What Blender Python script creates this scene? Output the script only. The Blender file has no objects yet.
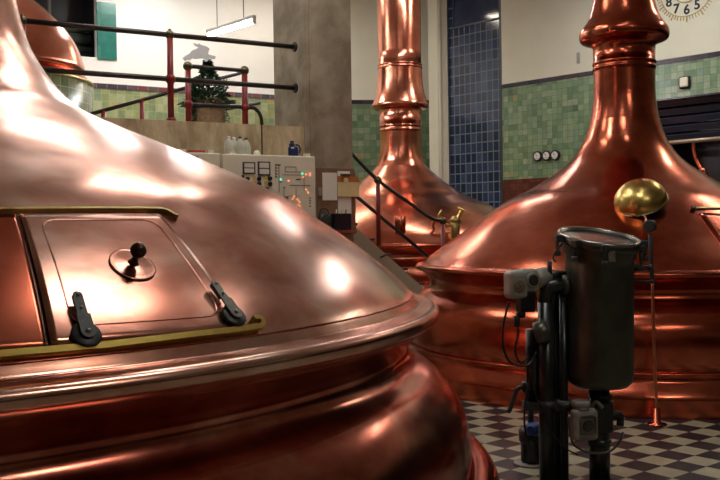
import bpy, bmesh, math, random
from mathutils import Vector, Matrix
random.seed(7)
S = bpy.context.scene
COL = S.collection
PI = math.pi
V = Vector

# ------------------------------------------------------------------ camera
HC = 1.6; F = 900.0
pitch = math.radians(-0.89); roll = math.radians(0.8)
fw = V((0, math.cos(pitch), math.sin(pitch)))
up0 = V((0, -math.sin(pitch), math.cos(pitch)))
rt = V((1, 0, 0)) * math.cos(roll) - up0 * math.sin(roll)
up = V((1, 0, 0)) * math.sin(roll) + up0 * math.cos(roll)
cam_d = bpy.data.cameras.new('camera'); cam = bpy.data.objects.new('camera', cam_d); COL.objects.link(cam)
cam_d.sensor_width = 36; cam_d.lens = 36 * F / 720; cam_d.clip_start = .05; cam_d.clip_end = 200
M = Matrix((rt, up, -fw)).transposed().to_4x4(); M.translation = V((0, 0, HC)); cam.matrix_world = M
S.camera = cam

def ray(x, y): return fw + rt * ((x - 360) / F) - up * ((y - 240) / F)
def at(x, y, Y):
    r = ray(x, y); return r * (Y / r.y) + V((0, 0, HC))
def at_z(x, y, z):
    r = ray(x, y); return r * ((z - HC) / r.z) + V((0, 0, HC))
def on_line(px, p0, d, py=230):
    """distance along the horizontal line p0 + t d where the pixel column px meets it"""
    r = ray(px, py); den = r.x * d.y - r.y * d.x
    return (r.y * p0.x - r.x * p0.y) / den

# ------------------------------------------------------------------ materials
def newmat(name):
    m = bpy.data.materials.new(name); m.use_nodes = True
    nt = m.node_tree; b = nt.nodes['Principled BSDF']
    return m, nt, b
def nd(nt, t, **k):
    n = nt.nodes.new(t)
    for a, v in k.items(): setattr(n, a, v)
    return n
def mth(nt, op, a, b=None):
    n = nd(nt, 'ShaderNodeMath', operation=op)
    for i, v in enumerate((a, b)):
        if v is None: continue
        if hasattr(v, 'links'): nt.links.new(v, n.inputs[i])
        else: n.inputs[i].default_value = v
    return n.outputs[0]
def ramp(nt, fac, stops, interp='LINEAR'):
    n = nd(nt, 'ShaderNodeValToRGB'); n.color_ramp.interpolation = interp
    e = n.color_ramp.elements
    while len(e) < len(stops): e.new(.5)
    for el, (p, c) in zip(e, stops): el.position = p; el.color = (*c, 1)
    nt.links.new(fac, n.inputs[0]); return n.outputs[0]
def noise(nt, vec, scale, detail=3, rough=.55, dist=0):
    n = nd(nt, 'ShaderNodeTexNoise'); n.inputs['Scale'].default_value = scale
    n.inputs['Detail'].default_value = detail; n.inputs['Roughness'].default_value = rough
    n.inputs['Distortion'].default_value = dist
    nt.links.new(vec, n.inputs['Vector']); return n.outputs[0]
def bump(nt, b, h, strength, dist=.02):
    n = nd(nt, 'ShaderNodeBump'); n.inputs['Strength'].default_value = strength; n.inputs['Distance'].default_value = dist
    nt.links.new(h, n.inputs['Height']); nt.links.new(n.outputs[0], b.inputs['Normal'])
def simple(name, col, rough=.5, metal=0, var=.12, scale=14, bmp=0, coat=0, emit=0):
    m, nt, b = newmat(name)
    tc = nd(nt, 'ShaderNodeTexCoord')
    n = noise(nt, tc.outputs['Object'], scale, 4)
    lo = tuple(c * (1 - var) for c in col); hi = tuple(min(1, c * (1 + var)) for c in col)
    nt.links.new(ramp(nt, n, [(.3, lo), (.7, hi)]), b.inputs['Base Color'])
    b.inputs['Roughness'].default_value = rough; b.inputs['Metallic'].default_value = metal
    b.inputs['Coat Weight'].default_value = coat
    if bmp: bump(nt, b, n, bmp, .005)
    if emit:
        b.inputs['Emission Color'].default_value = (*col, 1); b.inputs['Emission Strength'].default_value = emit
    return m

def copper(name, c0, c1, c2, r0, r1, sc=1.3, wob=.25):
    """hammered and polished copper sheet with random clouds of paler and deeper tone"""
    m, nt, b = newmat(name)
    tc = nd(nt, 'ShaderNodeTexCoord'); mp = nd(nt, 'ShaderNodeMapping')
    mp.inputs['Scale'].default_value = (1, 1, 1.7)
    nt.links.new(tc.outputs['Object'], mp.inputs[0]); v = mp.outputs[0]
    n1 = noise(nt, v, sc, 5, .55, .5); n2 = noise(nt, v, sc * 4.5, 4, .6, .6)
    f = mth(nt, 'ADD', mth(nt, 'MULTIPLY', n1, .7), mth(nt, 'MULTIPLY', n2, .3))
    nt.links.new(ramp(nt, f, [(.36, c0), (.5, c1), (.66, c2)]), b.inputs['Base Color'])
    n3 = noise(nt, v, sc * 2.2, 4, .6, .4)
    mr = nd(nt, 'ShaderNodeMapRange'); mr.inputs[1].default_value = .3; mr.inputs[2].default_value = .7
    mr.inputs[3].default_value = r0; mr.inputs[4].default_value = r1
    nt.links.new(n3, mr.inputs[0]); nt.links.new(mr.outputs[0], b.inputs['Roughness'])
    b.inputs['Metallic'].default_value = 1
    n4 = noise(nt, v, sc * 1.3, 0, .4); n5 = noise(nt, v, sc * 4, 0, .4)
    h = mth(nt, 'ADD', n4, mth(nt, 'MULTIPLY', n5, .12))
    bump(nt, b, h, wob, .05)
    return m

def tiles(name, w, h, stops, mortar, rough=.25, mw=.06, coord='Object', axes=('X', 'Z'), offset=(0, 0), bmp=.3):
    m, nt, b = newmat(name)
    tc = nd(nt, 'ShaderNodeTexCoord'); sp = nd(nt, 'ShaderNodeSeparateXYZ')
    nt.links.new(tc.outputs[coord], sp.inputs[0])
    u = mth(nt, 'DIVIDE', mth(nt, 'SUBTRACT', sp.outputs[axes[0]], offset[0]), w)
    v = mth(nt, 'DIVIDE', mth(nt, 'SUBTRACT', sp.outputs[axes[1]], offset[1]), h)
    fu, fv = mth(nt, 'FLOOR', u), mth(nt, 'FLOOR', v)
    cb = nd(nt, 'ShaderNodeCombineXYZ'); nt.links.new(fu, cb.inputs[0]); nt.links.new(fv, cb.inputs[1])
    wn = nd(nt, 'ShaderNodeTexWhiteNoise', noise_dimensions='2D'); nt.links.new(cb.outputs[0], wn.inputs['Vector'])
    col = ramp(nt, wn.outputs['Value'], stops, 'CONSTANT')
    cl = noise(nt, tc.outputs[coord], 9, 3)
    mx0 = nd(nt, 'ShaderNodeMix', data_type='RGBA', blend_type='MULTIPLY'); mx0.inputs[0].default_value = 1
    nt.links.new(col, mx0.inputs[6]); nt.links.new(ramp(nt, cl, [(.3, (.75, .75, .75)), (.7, (1, 1, 1))]), mx0.inputs[7])
    def edge(t, wid):
        fr = mth(nt, 'FRACT', t); a = mth(nt, 'ABSOLUTE', mth(nt, 'SUBTRACT', fr, .5))
        return mth(nt, 'GREATER_THAN', a, .5 - wid / 2)
    e = mth(nt, 'MAXIMUM', edge(u, mw), edge(v, mw * w / h))
    mx = nd(nt, 'ShaderNodeMix', data_type='RGBA'); nt.links.new(e, mx.inputs[0])
    nt.links.new(mx0.outputs[2], mx.inputs[6]); mx.inputs[7].default_value = (*mortar, 1)
    nt.links.new(mx.outputs[2], b.inputs['Base Color'])
    b.inputs['Roughness'].default_value = rough
    bump(nt, b, mth(nt, 'SUBTRACT', wn.outputs['Value'], mth(nt, 'MULTIPLY', e, 2)), bmp, .004)
    return m

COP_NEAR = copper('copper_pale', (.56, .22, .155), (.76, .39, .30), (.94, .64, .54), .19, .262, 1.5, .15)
COP_NEAR_LOW = copper('copper_near_shaded', (.38, .085, .065), (.58, .17, .12), (.78, .36, .27), .15, .24, 1.5, .17)  # darker copy of the near copper; dark reflections put into the colour
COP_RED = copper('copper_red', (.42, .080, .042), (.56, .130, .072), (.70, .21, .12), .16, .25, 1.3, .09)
COP_MID = copper('copper_orange', (.50, .14, .085), (.66, .22, .135), (.78, .33, .22), .18, .262, .9, .10)
COP_SMALL = simple('copper_fitting', (.75, .30, .16), .29, 1)
BRASS = simple('brass', (.66, .49, .14), .32, 1, .15, 20)
BRASS_D = simple('brass_dull', (.42, .33, .13), .38, 1, .2, 20)
GOLD = simple('gold_brass', (.76, .57, .20), .29, 1, .08, 5)
BRONZE = simple('bronze_dark', (.10, .05, .035), .3, .7, .3, 40)
IRON = simple('dark_iron', (.055, .06, .065), .42, .5, .3, 60)
IRONLT = simple('worn_iron', (.24, .24, .22), .4, .6, .2, 60)
STEEL = simple('dark_steel', (.095, .10, .085), .36, .75, .25, 6)
STEEL_LT = simple('steel_rim', (.35, .36, .33), .25, 1, .2, 20)
PIPE = simple('pipe_steel', (.055, .06, .065), .3, .8, .2, 12)
GREY = simple('grey_cast', (.30, .29, .27), .5, .15, .15, 30)
GREYD = simple('grey_window', (.06, .06, .055), .25, .2)
BLACKR = simple('black_rubber', (.010, .010, .012), .45)
BLUEP = simple('blue_plastic', (.015, .07, .26), .35)
NAVY = simple('navy_plastic', (.008, .02, .09), .3)
REDP = simple('red_paint', (.22, .012, .014), .35, 0, .15, 20)
RAILP = simple('rail_dark', (.035, .028, .026), .3, .3, .3, 10)
BRASSPOL = simple('rail_brass_wear', (.13, .11, .06), .28, .9, .3, 20)
CREAM = simple('cream_enamel', (.80, .77, .62), .4, 0, .04, 5)
PLASTER = simple('plaster_cream', (.68, .67, .55), .75, 0, .05, 1.3)
PLASTERW = simple('plaster_white', (.86, .86, .82), .75, 0, .04, 1.1)
CEILM = simple('ceiling_plaster', (.72, .70, .64), .85, 0, .05, 1)
TRIMM = simple('trim_cream', (.55, .53, .42), .5, 0, .05, 3)
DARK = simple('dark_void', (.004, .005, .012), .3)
LOUV = simple('louvre_dark', (.035, .045, .075), .35, .3)
SILL = simple('white_plastic', (.70, .70, .66), .4, 0, .03)
WHITEF = simple('white_felt', (.74, .74, .77), .7, 0, .03)
PAPER = simple('paper_white', (.78, .77, .70), .8, 0, .04)
PAPERY = simple('paper_manila', (.72, .60, .32), .8, 0, .05)
ORWOOD = simple('orange_wood', (.42, .16, .04), .5, 0, .15)
BARREL = simple('barrel_wood', (.34, .22, .12), .6, 0, .3, 25)
DKGREEN = simple('dark_green_plastic', (.012, .03, .022), .4)
BOARD = simple('board_brown', (.22, .12, .07), .7, 0, .2)
SHELFM = simple('shelf_wood', (.28, .07, .04), .5, 0, .2)
INK = simple('ink', (.012, .012, .018), .5)
INKGOLD = simple('ink_gold', (.42, .30, .08), .5)
FOLI = simple('fir_foliage', (.022, .085, .035), .55, 0, .6, 60)
TRUNK = simple('trunk_bark', (.08, .05, .03), .8)
STRING = simple('stringer_cream', (.42, .40, .30), .5, 0, .05, 4)
LED_O = simple('lamp_amber', (1, .32, .14), .4, 0, 0, 5, emit=.9)
LED_G = simple('lamp_green', (.1, .8, .55), .4, 0, 0, 5, emit=1.2)
LED_R = simple('lamp_dark_red', (.09, .01, .01), .3)
LED_Y = simple('button_yellow', (.75, .55, .10), .4, 0, 0)
GLINT = simple('lamp_filament', (1, .22, .05), .4, 0, 0, 5, emit=3)
TUBE = simple('tube_light', (.95, .97, 1), .4, 0, 0, 5, emit=120)
def lampmat(name, col, e):
    return simple(name, col, .4, 0, 0, 5, emit=e)
PANEL_WARM = lampmat('panel_warm', (1, .80, .58), 30)

def concrete(name, lo, hi, sc, zs=.3):
    m, nt, b = newmat(name)
    tc = nd(nt, 'ShaderNodeTexCoord'); mp = nd(nt, 'ShaderNodeMapping'); mp.inputs['Scale'].default_value = (1, 1, zs)
    nt.links.new(tc.outputs['Object'], mp.inputs[0])
    a = noise(nt, mp.outputs[0], sc, 5, .65, .3); c = noise(nt, tc.outputs['Object'], sc * .5, 4, .6)
    f = mth(nt, 'ADD', mth(nt, 'MULTIPLY', a, .6), mth(nt, 'MULTIPLY', c, .4))
    nt.links.new(ramp(nt, f, [(.40, lo), (.60, hi)]), b.inputs['Base Color'])
    b.inputs['Roughness'].default_value = .8; bump(nt, b, a, .3, .01); return m
CONC = concrete('concrete_tan', (.34, .25, .14), (.64, .52, .34), 6)
PILC = concrete('concrete_pillar', (.22, .175, .12), (.38, .32, .235), 2.6, 1)

GREEN_STOPS = [(0, (.17, .27, .15)), (.2, (.21, .32, .18)), (.42, (.25, .35, .21)), (.62, (.14, .23, .13)), (.76, (.29, .37, .23)), (.88, (.19, .29, .21)), (.95, (.34, .31, .14)), (.98, (.11, .15, .10))]
LGREEN_STOPS = [(0, (.30, .35, .16)), (.2, (.38, .42, .21)), (.42, (.25, .31, .16)), (.62, (.42, .45, .26)), (.76, (.33, .37, .16)), (.88, (.25, .33, .19)), (.95, (.46, .39, .16)), (.98, (.20, .23, .12))]
TILE_R = tiles('green_tile_right', .115, .115, GREEN_STOPS, (.10, .16, .08))
TILE_L = tiles('green_tile_left', .15, .15, LGREEN_STOPS, (.36, .42, .22))
TILE_C = tiles('green_tile_round', .15, .15, [(0, (.12, .15, .06)), (.4, (.15, .18, .08)), (.75, (.18, .19, .09))], (.30, .30, .18), coord='UV', axes=('X', 'Y'))
EDGE_T = tiles('plum_edge_tile', .30, .2, [(0, (.020, .013, .028)), (.5, (.032, .02, .036)), (.8, (.045, .014, .018))], (.05, .04, .05))
EDGE_L = tiles('plum_edge_tile_left', .20, .3, [(0, (.08, .055, .08)), (.5, (.13, .08, .10)), (.8, (.20, .06, .07))], (.22, .2, .18))
DADO = tiles('oxblood_dado', .15, .15, [(0, (.10, .022, .016)), (.5, (.13, .03, .02))], (.06, .015, .012))
TEAL = tiles('teal_tile', .3, .3, [(0, (.03, .20, .16)), (.5, (.05, .26, .21))], (.03, .16, .13))
GBLOCK = tiles('glass_block', .145, .205, [(0, (.008, .016, .055)), (.5, (.018, .034, .09)), (.8, (.035, .055, .12))], (.12, .16, .20), rough=.12, mw=.15, bmp=.5)

# checkerboard floor
J = at_z(679.6, 423.8, 0)
fa = math.radians(5.8)
FR = V((math.cos(fa), -math.sin(fa), 0)); FD = V((math.sin(fa), math.cos(fa), 0))
fm, nt, b = newmat('checker_floor')
tc = nd(nt, 'ShaderNodeTexCoord'); mp = nd(nt, 'ShaderNodeVectorMath', operation='SUBTRACT')
nt.links.new(tc.outputs['Object'], mp.inputs[0]); mp.inputs[1].default_value = J
def dotn(d):
    n = nd(nt, 'ShaderNodeVectorMath', operation='DOT_PRODUCT'); nt.links.new(mp.outputs[0], n.inputs[0]); n.inputs[1].default_value = d
    return n.outputs['Value']
ts = .2
uu = dotn((FR + FD) / math.sqrt(2) / ts); vv = dotn((FR - FD) / math.sqrt(2) / ts)
par = mth(nt, 'ABSOLUTE', mth(nt, 'MODULO', mth(nt, 'ADD', mth(nt, 'FLOOR', uu), mth(nt, 'FLOOR', vv)), 2))
nz = noise(nt, tc.outputs['Object'], 5, 5, .6)
lt = ramp(nt, nz, [(.3, (.36, .33, .23)), (.7, (.50, .46, .33))]); dk = ramp(nt, nz, [(.3, (.018, .013, .020)), (.7, (.036, .030, .040))])
mx = nd(nt, 'ShaderNodeMix', data_type='RGBA'); nt.links.new(par, mx.inputs[0]); nt.links.new(lt, mx.inputs[6]); nt.links.new(dk, mx.inputs[7])
def edg(t):
    return mth(nt, 'GREATER_THAN', mth(nt, 'ABSOLUTE', mth(nt, 'SUBTRACT', mth(nt, 'FRACT', t), .5)), .485)
mx2 = nd(nt, 'ShaderNodeMix', data_type='RGBA'); nt.links.new(mth(nt, 'MAXIMUM', edg(uu), edg(vv)), mx2.inputs[0])
nt.links.new(mx.outputs[2], mx2.inputs[6]); mx2.inputs[7].default_value = (.10, .08, .07, 1)
nt.links.new(mx2.outputs[2], b.inputs['Base Color']); b.inputs['Roughness'].default_value = .45
FLOORM = fm

# ------------------------------------------------------------------ mesh helpers
MW = {}                                            # own record of world matrices
def basis(o, x, y, z):
    m = Matrix((V(x).normalized(), V(y).normalized(), V(z).normalized())).transposed().to_4x4(); m.translation = V(o); return m
def frame_z(p, d):
    """matrix whose z axis is d"""
    d = V(d).normalized(); a = V((0, 0, 1)) if abs(d.z) < .95 else V((0, 1, 0))
    x = a.cross(d).normalized(); return basis(p, x, d.cross(x), d)
class B:
    def __init__(s, uv=False):
        s.bm = bmesh.new(); s.uv = s.bm.loops.layers.uv.new('UVMap') if uv else None; s.mi = 0
    def _add(s, verts, faces, m=None, smooth=False):
        vs = [s.bm.verts.new((m @ V(v)) if m else V(v)) for v in verts]
        out = []
        for f in faces:
            try:
                fc = s.bm.faces.new([vs[i] for i in f]); fc.material_index = s.mi; fc.smooth = smooth; out.append(fc)
            except ValueError: pass
        return vs, out
    def box(s, x0, x1, y0, y1, z0, z1, m=None, bev=0):
        v = [(x0, y0, z0), (x1, y0, z0), (x1, y1, z0), (x0, y1, z0), (x0, y0, z1), (x1, y0, z1), (x1, y1, z1), (x0, y1, z1)]
        vs, fs = s._add(v, [(0, 3, 2, 1), (4, 5, 6, 7), (0, 1, 5, 4), (1, 2, 6, 5), (2, 3, 7, 6), (3, 0, 4, 7)], m)
        if bev:
            ed = list({e for f in fs for e in f.edges})
            bmesh.ops.bevel(s.bm, geom=ed, offset=bev, segments=3, affect='EDGES', profile=.5, material=s.mi)
        return s
    def lathe(s, prof, m=None, n=48, a0=0, a1=2 * PI, smooth=True, caps=False):
        full = abs(a1 - a0 - 2 * PI) < 1e-6; k = n if full else n + 1
        vs = []
        for r, z in prof:
            for i in range(k):
                a = a0 + (a1 - a0) * i / n; vs.append((r * math.cos(a), r * math.sin(a), z))
        fs = []
        for j in range(len(prof) - 1):
            for i in range(n):
                i2 = (i + 1) % k
                fs.append((j * k + i, j * k + i2, (j + 1) * k + i2, (j + 1) * k + i))
        vv_, ff = s._add(vs, fs, m, smooth)
        if caps:
            for j in (0, len(prof) - 1):
                if prof[j][0] > 1e-4:
                    f = s.bm.faces.new([vv_[j * k + i] for i in range(k)]); f.material_index = s.mi
        return s
    def cyl(s, p0, p1, r, r1=None, n=20, bev=0):
        p0, p1 = V(p0), V(p1); L = (p1 - p0).length; r1 = r if r1 is None else r1
        m = frame_z(p0, p1 - p0)
        pr = [(r, 0), (r1, L)] if not bev else [(r - bev, 0), (r, bev), (r1, L - bev), (r1 - bev, L)]
        s.lathe(pr, m, n, caps=True); return s
    def sph(s, p, r, n=20, sc=(1, 1, 1), m=None):
        pr = [(r * math.sin(PI * i / 12), -r * math.cos(PI * i / 12)) for i in range(13)]
        mm = (m or Matrix()).copy()
        q = Matrix.Translation(V(p)) @ mm @ Matrix.Diagonal((*sc, 1)); s.lathe(pr, q, n); return s
    def tube(s, pts, r, n=12, closed=False, sub=6, rect=None, normals=None):
        P = [V(p) for p in pts]
        if sub > 1 and len(P) > 2: P = spline(P, sub, closed)
        N = len(P); rings = []; prev = None
        for i, p in enumerate(P):
            a = P[(i - 1) % N] if closed or i else P[0]; c = P[(i + 1) % N] if closed or i < N - 1 else P[-1]
            t = (c - a).normalized()
            if prev is None:
                u = t.cross(V((0, 0, 1)));
                if u.length < .05: u = t.cross(V((1, 0, 0)))
                u.normalize()
            else:
                u = prev - t * prev.dot(t); u.normalize()
            prev = u; w = t.cross(u)
            rings.append([s.bm.verts.new(p + u * (math.cos(2 * PI * k / n) * r) + w * (math.sin(2 * PI * k / n) * r)) for k in range(n)])
        for i in range(N if closed else N - 1):
            A, C = rings[i], rings[(i + 1) % N]
            for k in range(n):
                f = s.bm.faces.new((A[k], A[(k + 1) % n], C[(k + 1) % n], C[k])); f.smooth = True; f.material_index = s.mi
        if not closed:
            for R in (rings[0], rings[-1]):
                f = s.bm.faces.new(R); f.material_index = s.mi
        return s
    def poly(s, pts2, t, m):
        """extruded 2d outline, thickness t along local z"""
        n = len(pts2); v = [(x, y, 0) for x, y in pts2] + [(x, y, t) for x, y in pts2]
        f = [tuple(range(n)), tuple(range(2 * n - 1, n - 1, -1))] + [(i, (i + 1) % n, n + (i + 1) % n, n + i) for i in range(n)]
        s._add(v, f, m); return s
    def build(s, name, mats, parent=None, loc=None, world=None):
        """vertices are in world coordinates unless world (the object's matrix) is given"""
        bmesh.ops.recalc_face_normals(s.bm, faces=s.bm.faces)
        me = bpy.data.meshes.new(name)
        if world is not None: mw = world.copy()
        elif loc is not None: mw = Matrix.Translation(V(loc))
        elif parent is not None: mw = MW[parent.name].copy()
        else:
            c = V((0, 0, 0)); mw = Matrix()
            if len(s.bm.verts):
                lo = V([min(v.co[i] for v in s.bm.verts) for i in range(3)]); hi = V([max(v.co[i] for v in s.bm.verts) for i in range(3)])
                mw = Matrix.Translation(V(((lo.x + hi.x) / 2, (lo.y + hi.y) / 2, lo.z)))
        if world is None: s.bm.transform(mw.inverted())
        s.bm.to_mesh(me); s.bm.free()
        o = bpy.data.objects.new(name, me); COL.objects.link(o)
        for q in (mats if isinstance(mats, (list, tuple)) else [mats]): me.materials.append(q)
        if parent is not None:
            o.parent = parent; o.matrix_basis = MW[parent.name].inverted() @ mw
        else: o.matrix_basis = mw
        MW[o.name] = mw
        return o
def spline(P, sub, closed=False):
    out = []; N = len(P)
    for i in range(N if closed else N - 1):
        g = lambda k: P[k % N] if closed else P[max(0, min(N - 1, k))]
        a, b_, c, d = g(i - 1), g(i), g(i + 1), g(i + 2)
        for j in range(sub):
            t = j / sub
            out.append(.5 * ((2 * b_) + (c - a) * t + (2 * a - 5 * b_ + 4 * c - d) * t * t + (3 * b_ - a - 3 * c + d) * t ** 3))
    if not closed: out.append(P[-1])
    return out
def sp2(pts, sub=5):
    return [(max(0, p.x), p.y) for p in spline([V((r, z, 0)) for r, z in pts], sub)]
def thing(name, label, cat, loc, rot=None, group=None):
    o = bpy.data.objects.new(name, None); COL.objects.link(o); o.empty_display_size = .1
    m = rot.copy() if rot is not None else Matrix(); m.translation = V(loc); o.matrix_basis = m; MW[o.name] = m
    return tag(o, label, cat, group)
def tag(o, label, cat, group=None):
    o['label'] = label; o['category'] = cat
    if group: o['group'] = group
    return o
def struct(o): o['kind'] = 'structure'; return o
def copy_tree(o, mat, label, parent=None):
    kids = [c for c in list(COL.objects) if c.parent == o]
    c = o.copy(); COL.objects.link(c)
    if parent is None: c.matrix_basis = mat; c['label'] = label
    else: c.parent = parent
    for k in kids: copy_tree(k, None, None, c)
    return c
def text_bm(txt, size, m, depth=.002, align='CENTER'):
    cu = bpy.data.curves.new('lettering', 'FONT'); cu.body = txt; cu.size = size; cu.extrude = depth; cu.align_x = align; cu.align_y = 'CENTER'; cu.offset = .025 * size
    o = bpy.data.objects.new('lettering', cu); COL.objects.link(o)
    dg = bpy.context.evaluated_depsgraph_get(); me = bpy.data.meshes.new_from_object(o.evaluated_get(dg))
    bpy.data.objects.remove(o); bpy.data.curves.remove(cu)
    me.transform(m); return me

# ------------------------------------------------------------------ room
def wall_basis(p0, p1):
    d = (p1 - p0); d.z = 0; d.normalize(); n = V((0, 0, 1)).cross(d)      # y axis = behind the wall
    return basis(V((p0.x, p0.y, 0)), d, n, (0, 0, 1)), d
CZ = 7.4
b = B(); b.box(-13, 14, -7, 24, -.2, 0); struct(b.build('floor', FLOORM, world=Matrix()))
b = B(); b.box(-13, 14, -7, 24, CZ, CZ + .2); struct(b.build('ceiling', CEILM, world=Matrix()))
# right wall: direction 43.4 degrees left of the view axis
RD = V((.687, -.727, 0)).normalized(); RN = V((.727, .687, 0)).normalized()
R0 = RN * 14.47 + RD * (V((2.9, 18, 0)) - RN * 14.47).dot(RD)
def rs(px, py=230): return on_line(px, R0, RD, py)
def r_at(px, py):
    t = rs(px, py); p = R0 + RD * t; r = ray(px, py); return t, HC + r.z / r.y * p.y, p
sL = rs(441); sG0 = rs(449); sG1 = rs(503.5); sEnd = 16.5
ZT = r_at(503.5, 88.5)[1]                       # top of the green tiles
ZE = r_at(503.5, 84.5)[1]
ZB = r_at(503.5, 180)[1]                        # bottom of the green tiles
mR = basis(R0, RD, RN, (0, 0, 1))
sO0 = rs(640, 120); zO1 = r_at(700, 94.5)[1]; zO0 = .9    # dark opening at the right
b = B()
b.mi = 0; b.box(sL - .3, sG0, 0, .25, 0, CZ); b.box(sG1, sEnd, 0, .25, ZE, CZ)
b.mi = 1; b.box(sG1, sO0, 0, .25, ZB, ZT); b.box(sO0, sEnd, 0, .25, zO1, ZT)
b.mi = 2; b.box(sG1, sEnd, -.015, .25, ZT, ZE)
b.mi = 3; b.box(sG1, sO0, 0, .25, 0, ZB); b.box(sO0, sEnd, 0, .25, 0, zO0)
struct(b.build('wall_right', [PLASTER, TILE_R, EDGE_T, DADO], world=mR))
b = B(); b.box(sG0, sG0 + .1, -.01, .15, 0, CZ)
b2 = B()
zg = r_at(475, 24)[1]
w = thing('window_2', 'x', 'x', R0, mR); 
for k in ('label', 'category'): del w[k]
struct(w)
b.bm.free()
b = B(); b.box(sG0, sG1, .03, .15, 0, zg); b.box(sG0, sG0 + .16, .03, .15, zg, CZ); b.build('glass_blocks', GBLOCK, w, world=mR)
NIGHT, nt, bb = newmat('night_glass')
tc = nd(nt, 'ShaderNodeTexCoord'); nn = noise(nt, tc.outputs['Object'], 1.6, 3)
nt.links.new(ramp(nt, nn, [(.35, (.006, .010, .045)), (.7, (.03, .05, .11))]), bb.inputs['Base Color']); bb.inputs['Roughness'].default_value = .08
b = B(); b.box(sG0 + .16, sG1, .06, .1, zg + .03, CZ); b.build('window_pane', NIGHT, w, world=mR)
b = B(); b.box(sG0 + .16, sG1, .0, .12, zg, zg + .035); b.box(sG1 - .06, sG1, .0, .12, zg, CZ); b.box(sG1-.05, sG1, -.01, .12, 0, zg); b.build('window_frame', IRON, w, world=mR)
# dark louvred opening at the right
w = thing('window_1', 'x', 'x', R0, mR)
for k in ('label', 'category'): del w[k]
struct(w)
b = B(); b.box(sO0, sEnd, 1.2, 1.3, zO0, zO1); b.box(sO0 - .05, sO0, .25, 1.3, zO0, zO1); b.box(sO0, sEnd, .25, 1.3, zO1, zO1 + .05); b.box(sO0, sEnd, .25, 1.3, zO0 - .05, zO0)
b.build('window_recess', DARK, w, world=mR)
b = B()
for k in range(5):
    z = zO1 - .06 - k * .15
    m = mR @ Matrix.Translation((0, .18, z)) @ Matrix.Rotation(.5, 4, 'X'); b.box(sO0, sEnd, -.02, .02, -.06, .05, m)
b.build('louvre', LOUV, w)
b = B(); b.box(sO0, sEnd, -.02, .05, zO1 - .03, zO1); b.build('window_frame', EDGE_T, w, world=mR)

# middle back wall behind the far kettle
GD = V((.866, .5, 0)).normalized(); GN = V((-.5, .866, 0)).normalized()     # gallery direction and its far side
A0 = V((-1.77, 19, 0)); A1 = V((-.16, 19.93, 0)); A2 = V((2.1, 20.2, 0))
mM, MD = wall_basis(A1, A2)
LM = (A2 - A1).length
def zat(px, py, Y): return at(px, py, Y).z
b = B()
zt, ze = zat(400, 104, 20.05), zat(400, 100, 20.05)
b.mi = 0; b.box(-.05, LM, 0, .2, ze, CZ); b.mi = 1; b.box(-.05, LM, 0, .2, 0, zt); b.mi = 2; b.box(-.05, LM, -.01, .2, zt, ze)
TILE_M = tiles('green_tile_middle', .14, .14, [(p, tuple(v * .8 for v in c)) for p, c in GREEN_STOPS], (.09, .15, .08))
struct(b.build('wall_back', [PLASTER, TILE_M, EDGE_T], world=mM))
# cream corner column between the back wall and the glass blocks
pc = R0 + RD * (sG0 - .02)
b = B(); b.cyl((pc.x - .13, pc.y - .02, 0), (pc.x - .13, pc.y - .02, CZ), .055, n=4); b.box(pc.x - .12, pc.x + .02, pc.y - .05, pc.y + .3, 0, CZ)
struct(b.build('trim_1', TRIMM))
# left back wall with tile band
Lp = A0 - GD * 13.5
mL, _ = wall_basis(Lp, A1); LL = (A1 - Lp).length
def ls(px, py=90): return on_line(px, Lp, GD, py)
def l_at(px, py):
    t = ls(px, py); p = Lp + GD * t; r = ray(px, py); return t, HC + r.z / r.y * p.y
zle = l_at(200, 90)[1]; zlt = l_at(200, 94.6)[1]
s_w1 = ls(97, 30); zw0 = l_at(97, 57.5)[1]; s_t1 = ls(116, 30)
b = B()
b.mi = 0; b.box(s_w1, LL, 0, .2, zle, CZ); b.box(0, s_w1, 0, .2, zle, zw0)
b.mi = 1; b.box(0, LL, 0, .2, 0, zlt); b.mi = 2; b.box(0, LL, -.015, .2, zlt, zle)
struct(b.build('wall_left', [PLASTERW, TILE_L, EDGE_L], world=mL))
w = thing('window_3', 'x', 'x', Lp, mL)
for k in ('label', 'category'): del w[k]
struct(w)
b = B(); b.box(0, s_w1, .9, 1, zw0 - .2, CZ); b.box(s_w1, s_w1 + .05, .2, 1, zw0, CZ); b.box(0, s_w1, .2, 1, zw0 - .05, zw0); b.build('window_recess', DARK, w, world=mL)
b = B(); b.box(s_w1, s_t1, -.03, .01, zw0 - .03, l_at(116, 4)[1]); b.build('teal_reveal', TEAL, w, world=mL)
b = B()
for py, r in ((25, .05), (34, .12), (45, .09), (51.5, .09)):
    z = l_at(85, py)[1]; b.cyl(mL @ V((s_w1 - 3, .55, z)), mL @ V((s_w1, .55, z)), r)
b.build('louvre', simple('pipe_green_grey', (.10, .12, .10), .3, .5), w)
z = l_at(55, 12)[1]; s_ = ls(55, 12)
b = B(); b.cyl(mL @ V((s_, .5, zw0 + .7)), mL @ V((s_, .5, CZ)), .035); b.build('window_bar', IRONLT, w)

# outer shell (behind the camera and to the sides)
def plainwall(name, p0, p1, mat):
    m, d = wall_basis(V(p0), V(p1)); L = (V(p1) - V(p0)).length
    b = B(); b.box(0, L, 0, .2, 2.6, CZ); b.mi = 1; b.box(0, L, 0, .2, 0, 2.6); struct(b.build(name, [mat, DADO], world=m))  # unseen dark lower band, added to darken reflections in the copper
pr = R0 + RD * sEnd
plainwall('wall_side', (pr.x, pr.y, 0), (pr.x, -6, 0), PLASTER)
plainwall('wall_front', (pr.x, -6, 0), (-12, -6, 0), PLASTER)
plainwall('wall_far_left', (-12, -6, 0), (-12, Lp.y + 2, 0), PLASTERW)

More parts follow.
